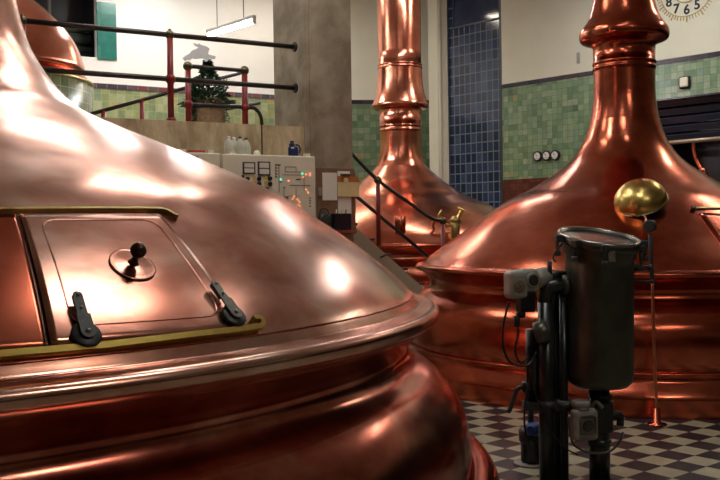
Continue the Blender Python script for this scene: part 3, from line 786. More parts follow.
# left cabinet
xa, xb = cs_(150), cs_(220.3); zc2 = c_at(215, 153)[1]
cab2 = thing('control_cabinet', 'plain cream cabinet left of the meter cabinet, mostly hidden behind the near kettle', 'cabinet', (mC @ V(((xa + xb) / 2, .2, 0))), mC)
b = B(); b.box(xa, xb, 0, .34, .1, zc2, mC, .012); b.build('cabinet_body', CREAM, cab2)
for px in (184, 212):
    t = cs_(px, 153); b = B(); b.box(t - .03, t + .03, .02, .06, zc2, zc2 + .03, mC); b.build('lifting_lug', CREAM, cab2)
b = B(); b.box(xa + .03, xb - .03, .03, .31, 0, .1, mC); b.build('plinth', IRON, cab2)
t, z = c_at(196, 158); b = B(); b.cyl(mC @ V((t, 0, z)), mC @ V((t, -.03, z)), .02, n=14, bev=.004); b.build('knob', INK, cab2)
# red box lying on the left cabinet
t = cs_(200, 152); b = B(); b.box(t - .075, t + .075, .05, .2, zc2 + .001, zc2 + .028, mC, .004)
tag(b.build('flat_box', simple('red_card', (.45, .05, .05), .6)), 'flat red box lying on the plain cream cabinet', 'box')

# bottles on the cabinet
def bottle_at(px, mat_cap, label, off=.14):
    t = cs_(px, 150) + .02 + (off - .14) * .35; p = mC @ V((t, off, zc)); return p
def make_bottle(p, cap, label, h=.185):
    r = thing('plastic_bottle', label, 'bottle', p, None, 'translucent bottles on the meter cabinet')
    s = h / .185
    b = B(); b.lathe([(0, 0), (.040, 0), (.046, .006), (.047, .09), (.038, .13), (.017, .158), (.014, .163), (.014, .172), (0, .172)], Matrix.Translation(p) @ Matrix.Scale(s, 4), 28); b.build('bottle_body', BOT, r)
    b = B(); b.lathe([(.017, .165), (.017, .187), (.0, .187)], Matrix.Translation(p) @ Matrix.Scale(s, 4), 20); b.build('cap', cap, r)
    return r
BOT, nt, bb = newmat('translucent_plastic'); bb.inputs['Base Color'].default_value = (.80, .82, .74, 1); bb.inputs['Roughness'].default_value = .3
bb.inputs['Transmission Weight'].default_value = .45; bb.inputs['IOR'].default_value = 1.2
tc = nd(nt, 'ShaderNodeTexCoord'); nt.links.new(ramp(nt, noise(nt, tc.outputs['Object'], 12), [(.3, (.74, .77, .68)), (.7, (.86, .87, .80))]), bb.inputs['Base Color'])
bot0 = make_bottle(bottle_at(232, None, '', .10), SILL, 'translucent bottle with pale cap, first from the left on the meter cabinet')
c2 = copy_tree(bot0, Matrix.Translation(bottle_at(237.8, None, '', .20)), 'translucent bottle with pale cap, second from the left on the meter cabinet')
bot1 = make_bottle(bottle_at(243.5, None, '', .10), INK, 'translucent bottle with dark cap, third from the left on the meter cabinet')
copy_tree(bot1, Matrix.Translation(bottle_at(250, None, '', .19)), 'translucent bottle with dark cap, rightmost of the four on the meter cabinet')
p = bottle_at(260.5, None, ''); b = B(); b.lathe([(0, 0), (.03, 0), (.034, .02), (.030, .04), (.018, .055), (.0, .06)], Matrix.Translation(p), 20)
tag(b.build('small_cup', CREAM), 'small pale rounded pot beside the bottles on the meter cabinet', 'pot')
# blue helmet-like jug at the right end
p = mC @ V((cs_(299) + .02, .16, zc))
j = thing('blue_canister', 'dark blue plastic jug standing at the right end of the meter cabinet', 'jug', p)
b = B(); b.box(-.055, .05, -.05, .05, 0, .11, Matrix.Translation(p), .02); b.box(-.045, .015, -.035, .035, .09, .15, Matrix.Translation(p), .018); b.build('jug_body', NAVY, j)
b = B(); b.tube([p + V((.02, 0, .13)), p + V((.055, 0, .12)), p + V((.07, 0, .08)), p + V((.06, 0, .04))], .009, 10, sub=4); b.build('handle', NAVY, j)
b = B(); b.cyl(p + V((-.015, 0, .145)), p + V((-.015, 0, .17)), .02, n=16); b.build('cap', INK, j)
b = B(); b.box(-.02, .01, -.0515, -.05, .085, .10, Matrix.Translation(p)); b.build('label_patch', SILL, j)

# ------------------------------------------------------------------ notice board by the pillar
PF = G0 - GN * .06
def pf(px, py, o=0):
    o_ = G0 - GN * (.03 + o); t = on_line(px, o_, GD, py); p = o_ + GD * t; r = ray(px, py); return t, HC + r.z / r.y * p.y
mP = basis(G0, GD, GN, (0, 0, 1))
def plate(name, X0, X1, Y0, Y1, o, th, mat, bev=0):
    a, z1 = pf(X0, Y0, o); c, z0 = pf(X1, Y1, o); b = B(); b.box(a, c, -(.03 + o), -(.03 + o) + th, z0, z1, mP, bev); return b.build(name, mat)
nb = plate('notice_board', 317, 356, 168, 234, .0, .018, BOARD); tag(nb, 'brown notice board mounted on the foot of the concrete pillar', 'board')
tag(plate('paper_sheet', 322.3, 337.3, 172.5, 200.3, .012, .003, PAPER), 'tall white paper sheet pinned at the left of the notice board', 'paper')
tag(plate('paper_sheet', 338, 351.5, 197, 214.5, .008, .003, PAPER), 'white paper below the clipboard on the notice board', 'paper')
cb = thing('clipboard', 'orange wooden clipboard with manila paper hanging on the notice board', 'clipboard', mP @ V((pf(348, 196)[0], -.05, pf(348, 196)[1])), mP)
def plate_c(name, X0, X1, Y0, Y1, o, th, mat, par):
    a, z1 = pf(X0, Y0, o); c, z0 = pf(X1, Y1, o); b = B(); b.box(a, c, -(.03 + o), -(.03 + o) + th, z0, z1, mP); return b.build(name, mat, par)
plate_c('backing', 337.5, 359.3, 176, 197, .03, .006, ORWOOD, cb)
plate_c('manila_paper', 337.6, 359, 182, 196.6, .034, .003, PAPERY, cb)
plate_c('top_paper', 337.6, 350, 171, 176.5, .03, .004, PAPER, cb)
a, z1 = pf(346, 180.5, .04); b = B(); b.cyl(mP @ V((a, -.066, z1)), mP @ V((a, -.074, z1)), .03, n=20); b.build('round_tab', PAPERY, cb)
b = B(); a, z1 = pf(345, 175, .04); b.box(a - .06, a + .06, -.085, -.06, z1 - .014, z1 + .014, mP, .005); b.build('clip', STEEL_LT, cb)
# pen box and shelf
sh = plate('wall_shelf', 334, 357, 230.5, 232.5, .12, .13, SHELFM); tag(sh, 'narrow reddish shelf at the foot of the notice board', 'shelf')
pb = plate('pen_holder', 334.5, 351.5, 213.5, 229.5, .10, .08, simple('navy_black', (.01, .011, .022), .35), .004); tag(pb, 'black pen holder on the shelf below the papers', 'pen holder')
for i, (px, mt, lb) in enumerate(((337.5, SILL, 'white pen standing at the left of the black holder'), (342.5, LED_Y, 'yellow pen standing in the middle of the black holder'), (347, INK, 'black pen leaning at the right of the black holder'))):
    a, z = pf(px, 214, .08); o = B(); o.cyl(mP @ V((a, -.07, z - .02)), mP @ V((a + .012, -.07, z + .05)), .006, n=10); tag(o.build('pen', mt), lb, 'pen', 'pens in the holder')
a, z = pf(325.5, 221, .07)
dg_ = thing('hand_lamp', 'dark green rounded hand lamp hanging left of the black pen holder', 'lamp', mP @ V((a, -.08, z - .1)), mP)
b = B(); b.cyl(mP @ V((a, -.03, z)), mP @ V((a, -.12, z)), .085, n=28, bev=.02); b.build('lamp_body', DKGREEN, dg_)
b = B(); b.cyl(mP @ V((a, -.12, z)), mP @ V((a, -.135, z)), .045, n=24, bev=.004); b.build('lamp_glass', GREYD, dg_)
b = B(); b.tube([mP @ V((a - .06, -.07, z + .06)), mP @ V((a - .04, -.07, z + .13)), mP @ V((a + .04, -.07, z + .13)), mP @ V((a + .06, -.07, z + .06))], .008, 8, sub=5); b.build('handle', IRON, dg_)
a, z = pf(320.5, 192, .03); b = B(); b.box(a - .02, a + .02, -.06, -.03, z - .04, z + .05, mP, .005); tag(b.build('light_switch', GREY), 'small grey switch box between the cabinet and the paper sheet', 'switch')

# ------------------------------------------------------------------ small fir, barrel, reindeer
pb_ = rp(211, 123, 1.42); pb_.z = ZG
d_ = pb_.y
Rb = 16.5 / F * d_
zb1 = at(211, 101, d_).z
bar = thing('barrel_planter', 'wooden barrel planter holding the small fir on the gallery', 'planter', pb_)
b = B(); b.lathe(sp2([(Rb * .86, ZG), (Rb, (ZG + zb1) / 2 + .05), (Rb * .93, zb1), (Rb * .85, zb1), (Rb * .82, zb1 - .08), (0, zb1 - .08)], 4), Matrix.Translation((pb_.x, pb_.y, 0)), 32); b.build('barrel_staves', BARREL, bar)
for z in (zb1 - .07, ZG + .12):
    b = B(); b.lathe([(Rb * .985, z - .03), (Rb * 1.02, z - .03), (Rb * 1.02, z + .03), (Rb * .985, z + .03)], Matrix.Translation((pb_.x, pb_.y, 0)), 32); b.build('hoop', IRON, bar)
zt1 = at(211, 56, d_).z
fir = thing('fir_tree', 'small dark green fir tree growing in the barrel on the gallery', 'tree', (pb_.x, pb_.y, zb1 - .08))
b = B(); b.cyl((pb_.x, pb_.y, zb1 - .08), (pb_.x, pb_.y, zt1), .025, .008, n=10); b.build('trunk', TRUNK, fir)
b = B(); H = zt1 - zb1
xo = -.045
for i in range(2600):
    h = random.random() ** 1.25; rr = (.012 + (1 - h) ** 1.05 * .27) * (.35 + .65 * random.random() ** .5) * (1 + .25 * math.sin(h * 34))
    a = random.random() * 2 * PI; z = zb1 - .06 + h * H
    p = V((pb_.x + rr * math.cos(a), pb_.y + rr * math.sin(a), z + random.uniform(-.02, .02)))
    d = V((math.cos(a) + random.uniform(-.5, .5), math.sin(a) + random.uniform(-.5, .5), random.uniform(-.5, .5))).normalized(); s_ = d.cross(V((random.random(), random.random(), 1))).normalized()
    L = random.uniform(.03, .06); w = random.uniform(.008, .016)
    b._add([p - s_ * w, p + d * L * .5 + V((0, 0, .006)) - s_ * w * .8, p + d * L, p + d * L * .5 + s_ * w * .8, p + s_ * w], [(0, 1, 2, 3, 4)])
b.build('foliage', FOLI, fir)
# hanging ivy down the left of the barrel
b = B()
for i in range(700):
    z = ZG + .16 + random.random() * (zb1 - ZG + .1); a = PI + random.uniform(-.9, .9) if random.random() < .8 else random.uniform(-.5, .5)
    rr = Rb * random.uniform(1.0, 1.28); p = V((pb_.x + rr * math.cos(a), pb_.y - abs(rr * math.sin(a)), z))
    d = V((random.uniform(-1, 1), random.uniform(-1, 0), random.uniform(-1, .3))).normalized(); s_ = d.cross(V((0, .3, 1))).normalized(); L = random.uniform(.03, .05)
    b._add([p, p + d * L * .5 + s_ * L * .35, p + d * L, p + d * L * .5 - s_ * L * .35], [(0, 1, 2, 3)])
b.build('trailing_foliage', FOLI, fir)
# white leaping reindeer on the tip
k = d_ / F
rd = [(-15.8, -5.6), (-12.6, -3.2), (-8.6, -1.3), (-6.4, 1.7), (-2.3, 3.2), (0.8, 4.7), (-3.4, 6.4), (-5.3, 8.8), (-3.0, 9.2), (-0.4, 7.5), (1.1, 9.2), (2.6, 7.3), (8.1, 5.8), (11.3, 3.6), (10.1, 0.9), (9.8, -2.1), (17.4, -4.3), (16.5, -6.9), (10.5, -5.8), (8.6, -9.6), (6.0, -9.2), (5.6, -6.2), (1.5, -5.8), (-2.6, -6.6), (-6.0, -5.8), (-8.3, -7.7), (-10.5, -6.9), (-13.5, -8.4)]
rc = at(198.5, 52.5, d_ - .05)
m = basis(rc, (1, 0, 0), (0, 0, 1), (0, -1, 0))
b = B(); b.poly([(x * k, y * k) for x, y in rd], .02, m)
b.cyl(rc + V((.13, .01, -.11)), rc + V((.10, .01, .0)), .006, n=8)
tag(b.build('reindeer_ornament', WHITEF), 'flat white leaping reindeer ornament on the tip of the fir', 'ornament')

# ------------------------------------------------------------------ right wall fittings
def rw(px, py, o=0):
    o_ = R0 - RN * o; t = on_line(px, o_, RD, py); p = o_ + RD * t; r = ray(px, py); return V((p.x, p.y, HC + r.z / r.y * p.y))
gl = ('round white gauge with black rim, leftmost of three on the green wall', 'round white gauge with black rim, middle of three on the green wall', 'round white gauge with black rim, rightmost of three on the green wall')
gm = lambda p: basis(p, RD, (0, 0, 1), -RN)
p = rw(538.5, 156.3)
g0 = thing('wall_gauge', gl[0], 'gauge', p, gm(p), 'gauges on the green wall')
mm = gm(p)
b = B(); b.lathe([(.0, 0), (.098, 0), (.098, .05), (.085, .06), (.078, .05), (0, .05)], mm, 36); b.build('gauge_case', INK, g0)
b = B(); b.lathe([(.070, .051), (0, .053)], mm, 36); b.build('dial', SILL, g0)
b = B(); b.box(-.004, .004, -.01, .06, .053, .057, mm @ Matrix.Rotation(.6, 4, 'Z')); b.box(-.05, .05, -.045, -.04, .053, .055, mm); b.build('needle', INK, g0)
for q, lb in ((rw(547.5, 155.7), gl[1]), (rw(556, 155.2), gl[2])):
    copy_tree(g0, gm(q), lb)
# white box on the tiles
p = rw(685.5, 82.5); mm = gm(p)
bx = thing('thermostat', 'small cream sensor box on the green tiles at the right', 'sensor', p, mm)
b = B(); b.box(-.10, .10, -.105, .105, 0, .06, mm, .03); b.build('sensor_case', INK, bx)
b = B(); b.box(-.078, .075, -.085, .085, .03, .075, mm, .025); b.build('sensor_cover', CREAM, bx)
# small wall hook and its spot of shadow, built as a grey block
p = rw(578.5, 58); mm = gm(p)
b = B(); b.box(-.03, .03, -.10, .10, 0, .03, mm, .012); tag(b.build('wall_bracket', GREY), 'tiny grey bracket on the cream wall left of the red kettle neck', 'bracket')
# clock: numerals and ticks set straight on the wall
pcx = rw(686.6, -12); mk_ = gm(pcx)
ck = thing('wall_clock', 'open-faced clock of dark numerals and gold ticks on the cream wall', 'clock', pcx, mk_)
sc = pcx.y / F
FX = 1.0 / abs(RD.dot(V((1, 0, 0))) + RD.y * -(pcx.x / pcx.y)) if True else 1
hand = []
Ro = 32.5 * sc; 
b = B()
for k_ in range(60):
    a = k_ * PI / 30; big = k_ % 5 == 0
    m = mk_ @ Matrix.Rotation(a, 4, 'Z'); b.box(-(.010 if big else .005), (.010 if big else .005), Ro * (.86 if big else .87), Ro * (1.04 if big else .99), 0, .012, m)
b.build('minute_ticks', INKGOLD, ck)
b = B(); b.lathe([(Ro * .42, 0), (Ro * .42, .012), (Ro * .45, .012), (Ro * .45, 0)], mk_, 64); b.lathe([(Ro * .85, 0), (Ro * .85, .008), (Ro * .87, .008), (Ro * .87, 0)], mk_, 96); b.build('chapter_ring', INKGOLD, ck)
for h in range(1, 13):
    a = -h * PI / 6; q = mk_ @ Matrix.Translation((Ro * .67 * -math.sin(a), Ro * .67 * math.cos(a), .003)) @ (Matrix.Rotation(a if h in (10, 11, 12, 1, 2, 3, 9) else a + PI, 4, 'Z') if False else Matrix())
    me = text_bm(str(h), 13 * sc, Matrix(), .004)
    me.transform(MW[ck.name].inverted() @ q); me.materials.append(INK)
    o = bpy.data.objects.new('numeral', me); COL.objects.link(o); o.parent = ck
b = B(); b.box(-.015, .015, -.04, Ro * .55, .02, .03, mk_ @ Matrix.Rotation(.5, 4, 'Z')); b.cyl(mk_ @ V((0, 0, 0)), mk_ @ V((0, 0, .04)), .03, n=20); b.build('clock_hand', INK, ck)
# rail and curved copper pipe in front of the dark opening
p0, p1 = rw(640, 141, .5), rw(740, 140.5, .5); zr = rw(690, 141, .5).z; p0.z = p1.z = zr
b = B(); b.cyl(p0, p1, .035, n=16); tag(b.build('horizontal_pipe', simple('pipe_tan', (.42, .34, .26), .4, .6)), 'pale horizontal pipe crossing the dark opening behind the red kettle', 'pipe')
pts = [rw(690, 140, .4), rw(693.5, 143, .4), rw(694.5, 152, .4), rw(698, 163, .4), rw(706, 175, .4), rw(722, 188, .4), rw(745, 200, .4)]
bp = thing('copper_pipe', 'curved dark copper pipe hanging in front of the dark opening at right', 'pipe', pts[1])
b = B(); b.tube(pts, .035, 14, sub=6); b.build('pipe_bend', COP_RED, bp)
q = rw(703.5, 171.5, .4); b = B(); b.cyl(q + V((-.04, -.03, .05)), q + V((.03, -.03, -.07)), .055, n=20, bev=.01); b.build('pipe_coupling', COP_SMALL, bp)

# ------------------------------------------------------------------ filter vessel and valves in the foreground
DV = 5.45; k = DV / F
vc = at(599.5, 300, DV); vx, vy = vc.x, vc.y
fv = thing('filter_vessel', 'tall dark steel cylindrical filter vessel with a bright rim, standing before the red kettle', 'vessel', (vx, vy, 0))
T = Matrix.Translation((vx, vy, 0))
Zp = lambda py: at(600, py, DV).z
rb = 32.5 * k; rf = 40.5 * k; ztop = Zp(236)
def tilt(b, z0, z1):
    for v in b.bm.verts:
        f = min(1, max(0, (v.co.z - z0) / (z1 - z0)))
        v.co.z += f * (-(v.co.x - vx) * .10 + (v.co.y - vy) * .20)
b = B(); b.lathe([(0, Zp(386)), (rb * .8, Zp(386)), (rb * .97, Zp(381)), (rb, Zp(374)), (rb * .995, Zp(372)), (rb * 1.0, Zp(370)), (rb * 1.03, Zp(262)), (rb * 1.03, Zp(256)), (rb * 1.1, Zp(254.5)), (rb * 1.13, ztop - .03)], T, 64)
tilt(b, Zp(300), Zp(244)); b.build('vessel_body', STEEL, fv)
b = B(); b.lathe([(rb * 1.1, ztop - .055), (rf * .99, ztop - .05), (rf, ztop - .03), (rf, ztop - .004), (rf * .985, ztop), (rf * .91, ztop), (rf * .90, ztop - .012), (rf * .89, ztop - .012)], T, 64)
tilt(b, ztop - 1, ztop - .9); rimo = b.build('rim_flange', simple('rim_body', (.12, .12, .11), .35, .9), fv)
b = B(); b.lathe([(rf * 1.005, ztop - .018), (rf * 1.005, ztop - .002), (rf * .985, ztop + .006), (rf * .93, ztop + .006), (rf * .905, ztop - .006)], T, 64); tilt(b, ztop - 1, ztop - .9); b.build('rim_bead', STEEL_LT, fv)
b = B(); b.lathe([(rf * .92, ztop - .016), (0, ztop - .014)], T, 64); tilt(b, ztop - 1, ztop - .9); b.build('lid', simple('lid_steel', (.20, .20, .18), .28, .9), fv)
# clamps round the rim
for a, mt in ((-1.75 * PI / 2 * .62, IRON), (-.05, IRON), (PI + .25, IRON), (-2.35, IRON), (1.2, IRON), (2.2, IRON)):
    er = V((math.cos(a), math.sin(a), 0)); tg = V((-math.sin(a), math.cos(a), 0)); zz = ztop - (er.x * .10 - er.y * .20) * rf
    m = basis(V((vx, vy, zz)) + er * rf * .98, er, tg, (0, 0, 1))
    g = B(); g.box(-.01, .05, -.022, .022, -.045, -.002, m, .006); g.cyl(m @ V((.035, 0, -.10)), m @ V((.035, 0, -.03)), .010, n=10); g.cyl(m @ V((.035, 0, -.125)), m @ V((.035, 0, -.095)), .022, n=12, bev=.004)
    g.build('rim_clamp', mt, fv)
# drain valve clamp on the right side
m = basis(V((vx + rb * 1.02, vy - .03, Zp(268))), (1, 0, 0), (0, 1, 0), (0, 0, 1))
b = B(); b.cyl(m @ V((0, 0, 0)), m @ V((.10, 0, 0)), .014, n=12); b.cyl(m @ V((.045, 0, -.02)), m @ V((.045, 0, .125)), .011, n=10); b.box(.02, .07, -.02, .02, .10, .135, m, .006); b.cyl(m @ V((.01, 0, .0)), m @ V((.085, 0, -.005)), .024, .014, n=12); b.sph(m @ V((.10, 0, 0)), .020, 12); b.cyl(m @ V((0, 0, -.08)), m @ V((.11, -.0, -.085)), .009, n=10); b.sph(m @ V((.11, 0, -.085)), .014, 10)
b.build('side_valve', IRON, fv)
# centre badge on the rim
b = B(); er = V((.05, -1, 0)).normalized(); p = V((vx, vy, ztop - .2 * rf - .05)) + er * rb * 1.14; b.box(-.02, .02, -.02, .01, -.05, .02, Matrix.Translation(p), .006); b.build('catch', IRONLT, fv)
# central leg pipe, tee and drain
lx = at(599, 400, DV).x
b = B(); b.cyl((lx, vy, 0), (lx, vy, Zp(384)), .063, n=32); b.cyl((lx, vy, Zp(384)), (lx, vy, Zp(376)), .068, .15, n=32); b.lathe([(.063, .5), (.085, .5), (.085, .52), (.063, .52)], Matrix.Translation((lx, vy, 0)), 32); b.lathe([(.063, .25), (.072, .25), (.072, .29), (.063, .29)], Matrix.Translation((lx, vy, 0)), 32); b.lathe([(.0, 0), (.13, 0), (.13, .015), (.063, .02)], Matrix.Translation((lx, vy, 0)), 32)
b.build('leg_pipe', PIPE, fv)

# grey valve actuator on the leg
def pos(px, py, Y): return at(px, py, Y)
Ya = vy - .13
c = pos(584, 423, Ya); ms = basis(c, V((1, .25, 0)), V((-.25, 1, 0)), (0, 0, 1))
va = thing('valve_actuator', 'grey square valve actuator clamped to the leg of the steel vessel', 'valve actuator', V((c.x, c.y, c.z - .1)))
b = B(); b.box(-.085, .075, -.05, .03, -.10, .09, ms, .028); b.box(-.05, .055, -.03, .05, -.075, .06, ms @ Matrix.Translation((.05, .06, 0)), .02); b.build('actuator_case', GREY, va)
b = B(); b.box(-.055, .045, -.058, -.048, -.065, .055, ms, .02); g = b.build('face_plate', simple('face_grey', (.16, .15, .13), .45, .1), va)
b = B(); b.lathe([(.034, 0), (.034, .004), (.026, .004), (.026, 0)], ms @ Matrix.Translation((-.005, -.058, -.005)) @ Matrix.Rotation(PI / 2, 4, 'X'), 28); b.box(-.026, .022, -.064, -.058, -.03, .026, ms); b.build('dial_window', GREYD, va)
b = B(); b.cyl(ms @ V((-.02, 0, .085)), ms @ V((-.02, 0, .10)), .05, n=24); b.cyl(ms @ V((-.02, 0, .10)), ms @ V((-.02, 0, .135)), .056, n=24, bev=.006); b.build('cap', GREY, va)
b = B(); b.box(.09, .21, .02, .14, -.08, .10, ms, .015); b.cyl(ms @ V((.15, .08, .10)), ms @ V((.15, .08, .15)), .03, n=16); b.box(.12, .21, .03, .12, .125, .15, ms, .008); b.build('junction_box', simple('black_box', (.018, .018, .022), .4), va)
b = B(); b.cyl(ms @ V((.19, .06, .02)), ms @ V((.27, .04, .02)), .028, n=16, bev=.004); b.cyl(ms @ V((.265, .04, .03)), ms @ V((.255, .03, -.04)), .022, n=14, bev=.003); b.build('cable_gland', BLACKR, va)
b = B(); b.tube([pos(568, 417, Ya), pos(572, 441, Ya), pos(580, 449, Ya), pos(592, 453, Ya - .01), pos(608, 452, Ya), pos(619, 443, Ya), pos(623, 432, Ya)], .007, 10, sub=8); b.build('loop_cable', simple('grey_cable', (.09, .09, .085), .4), va)
b = B(); b.tube([pos(590, 408, Ya + .04), pos(596, 402, Ya + .02), pos(603, 408, Ya)], .012, 10, sub=6); b.build('hose_elbow', IRONLT, va)

# pipe stand left of the vessel
ps = thing('pipe_stand', 'cluster of dark vertical steel pipes with an elbow, left of the vessel', 'pipes', (pos(547, 400, DV).x, vy, 0))
Yp = vy - .02
x1_ = pos(546.5, 400, Yp).x; x2_ = pos(564, 400, Yp).x; x3_ = pos(532, 400, Yp + .05).x; x4_ = pos(556.5, 400, Yp + .1).x
ze_ = at(560, 285.5, Yp).z
b = B(); b.cyl((x1_, Yp, 0), (x1_, Yp, ze_ - .10), .048, n=28); b.tube([(x1_, Yp, ze_ - .13), (x1_, Yp, ze_ - .07), (x1_ + .02, Yp, ze_ - .018), (x1_ + .07, Yp, ze_), (x1_ + .14, Yp, ze_), (vx - rb * .99, Yp, ze_)], .046, 24, sub=6)
b.build('elbow_pipe', PIPE, ps)
b = B(); b.lathe([(.046, -.02), (.062, -.02), (.066, 0), (.062, .02), (.046, .02)], basis((x1_ + .12, Yp, ze_), (0, 1, 0), (0, 0, 1), (1, 0, 0)), 28); b.build('union_ring', STEEL, ps)
b = B(); b.cyl((x2_, Yp, 0), (x2_, Yp, ze_ - .05), .024, n=20); b.build('thin_pipe', PIPE, ps)
b = B(); b.cyl((x4_, Yp + .1, 0), (x4_, Yp + .1, ze_ - .02), .05, n=24); b.build('rear_pipe', PIPE, ps)
b = B(); zk = at(539, 330, Yp).z; b.cyl((x3_ + .01, Yp + .05, .5), (x3_ + .01, Yp + .05, zk), .045, n=24); b.build('riser_pipe', PIPE, ps)
b = B(); b.cyl((x1_ - .075, Yp - .05, zk - .02), (x1_ + .0, Yp - .055, zk), .07, n=28, bev=.01); b.lathe([(.07, -.008), (.078, -.008), (.078, .008), (.07, .008)], basis((x1_ - .04, Yp - .02, zk), (0, 1, 0), (0, 0, 1), (1, 0, 0)), 28); b.build('round_clamp', STEEL, ps)
b = B(); zz = at(545, 405, Yp).z
for xx_ in (x1_, x2_): b.lathe([(.024 if xx_ == x2_ else .048, zz - .03), (.062, zz - .03), (.062, zz + .03), (.03, zz + .03)], Matrix.Translation((xx_, Yp, 0)), 24)
b.box(x1_ - .14, x2_ + .06, Yp - .04, Yp + .06, zz - .025, zz + .02); b.build('pipe_clamp', IRON, ps)
b = B()
for xx_ in (x1_, x2_, x4_): b.lathe([(0, 0), (.09 if xx_ != x2_ else .06, 0), (.09 if xx_ != x2_ else .06, .015), (.03, .02)], Matrix.Translation((xx_, Yp if xx_ != x4_ else Yp + .1, 0)), 28)
b.build('base_plate', STEEL, ps)
# blue capped sampling pump on its own round base
Yq = 5.75; bp_ = at_z(531, 464, 0); bp_.y
xq = bp_.x; yq = bp_.y
pu = thing('sampling_pump', 'small cylindrical pump with a blue cap on a round floor plate', 'pump', (xq, yq, 0))
kq = yq / F; Zq = lambda py: at(531, py, yq).z
b = B(); b.lathe([(0, 0), (.115, 0), (.115, .012), (.105, .016), (0, .016)], Matrix.Translation((xq, yq, 0)), 40); b.build('base_plate', GREY, pu)
b = B(); b.lathe([(0, .016), (.062, .016), (.066, .03), (.066, .20), (.075, .205), (.075, .225), (.066, .23), (.066, Zq(442)), (0, Zq(442))], Matrix.Translation((xq, yq, 0)), 36); b.build('pump_body', PIPE, pu)
b = B(); b.lathe([(0, Zq(442)), (.07, Zq(442)), (.078, Zq(440)), (.08, Zq(430)), (.05, Zq(427)), (0, Zq(427))], Matrix.Translation((xq, yq, 0)), 36); b.build('pump_head', IRON, pu)
p = at(533, 428, yq - .07); b = B(); b.cyl(p - V((0, 0, .045)), p + V((0, 0, .03)), .055, n=28, bev=.015); b.cyl(p + V((-.02, -.04, 0)), p + V((-.03, -.065, 0)), .03, n=20, bev=.006); b.build('blue_cap', BLUEP, pu)
b = B(); b.cyl((p.x, yq, Zq(428)), (p.x, yq, Zq(404)), .02, n=14); b.build('stem', IRON, pu)
# lever handle
lv = thing('lever_handle', 'bent dark lever handle sticking out left of the pipe cluster', 'lever', (x3_, yq - .1, at(524, 386, yq - .1).z))
yl = Yp + .05
b = B(); b.tube([(x3_ - .02, yl, at(524, 387, yl).z), at(524, 387, yl), at(518, 388.5, yl), at(515.5, 393, yl), at(511, 407, yl), at(508, 412.5, yl)], .014, 12, sub=6); b.build('lever_arm', IRON, lv)
b = B(); q = at(525, 387, yl); b.cyl(q - V((.02, 0, 0)), q + V((.05, 0, 0)), .036, n=20, bev=.006); b.build('lever_hub', IRON, lv)
# upper valve positioner
Yu = vy - .1
c = pos(516, 284, Yu); mu = basis(c, V((1, .35, 0)), V((-.35, 1, 0)), (0, 0, 1))
vp = thing('valve_positioner', 'pale grey boxy valve positioner with round window at the upper left of the pipes', 'valve actuator', V((c.x, c.y, c.z - .1)))
b = B(); b.box(-.065, .055, -.055, .05, -.085, .08, mu, .026); b.box(.02, .155, -.03, .07, -.06, .09, mu, .035); b.cyl(mu @ V((.13, .02, .02)), mu @ V((.24, .05, .035)), .062, n=28, bev=.012); b.build('positioner_case', simple('pale_cast', (.36, .36, .33), .42, .2, .1, 30), vp)
b = B(); b.cyl(mu @ V((.095, -.025, .02)), mu @ V((.095, -.042, .02)), .046, n=28, bev=.005); b.build('bezel', GREY, vp)
b = B(); b.cyl(mu @ V((.095, -.04, .02)), mu @ V((.095, -.046, .02)), .032, n=28); b.build('round_window', GREYD, vp)
b = B(); b.cyl(mu @ V((-.01, -.054, -.01)), mu @ V((-.01, -.062, -.01)), .042, n=8, bev=.004); b.box(-.035, .015, -.07, -.06, -.022, .002, mu, .004); b.box(-.022, .002, -.07, -.06, -.035, .018, mu, .004); b.build('star_plate', simple('star_tan', (.22, .18, .12), .5), vp)
b = B(); b.box(.02, .12, -.03, .05, -.17, -.05, mu, .012); b.cyl(mu @ V((.03, .0, -.17)), mu @ V((.03, .0, -.20)), .028, n=16); b.build('valve_block', simple('valve_black', (.012, .012, .014), .4, .2), vp)
b = B(); b.cyl(mu @ V((.20, .04, .04)), mu @ V((.36, .0, .04)), .03, n=18); b.cyl(mu @ V((.23, .0, .05)), mu @ V((.23, 0, .13)), .014, n=10); b.build('mounting_arm', IRON, vp)
b = B(); b.tube([pos(556, 262, Yu), pos(553, 258, Yu), pos(557, 250, Yu), pos(563, 243, Yu)], .005, 8, sub=6); b.build('thin_wire', BLACKR, vp)
c1 = B(); c1.tube([pos(509, 302, Yu), pos(504, 322, Yu), pos(503, 345, Yu), pos(509, 361, Yu), pos(520, 366, Yu), pos(530, 364, Yu + .02), pos(537, 352, Yu + .03)], .007, 10, sub=8); c1.build('loop_cable', BLACKR, vp)
c1 = B(); c1.tube([pos(517, 320, Yu), pos(518, 335, Yu), pos(515, 350, Yu), pos(520, 362, Yu), pos(528, 357, Yu + .03), pos(529, 345, Yu + .04)], .006, 10, sub=8); c1.cyl(pos(517, 316, Yu), pos(517, 327, Yu), .018, n=14); c1.build('loop_cable', BLACKR, vp)
c1 = B(); c1.tube([pos(528, 345, Yp), pos(530, 375, Yp - .03), pos(527, 392, Yp - .03), pos(525, 405, Yp - .04), pos(524.5, 425, Yp - .06), pos(528, 440, Yp - .05), pos(531, 455, Yp - .04)], .006, 10, sub=8)
tag(c1.build('hanging_cable', BLACKR), 'thin black cable running down the pipe cluster to the pump', 'cable')
c1 = B(); c1.tube([pos(531, 370, Yp - .05), pos(535, 392, Yp - .06), pos(541, 407, Yp - .07), pos(552, 432, Yp - .07), pos(564, 447, Yp - .07), pos(578, 455, Yp - .08)], .005, 10, sub=8)
tag(c1.build('hanging_cable', BLACKR), 'thin cable sloping from the pipe cluster towards the vessel leg', 'cable')

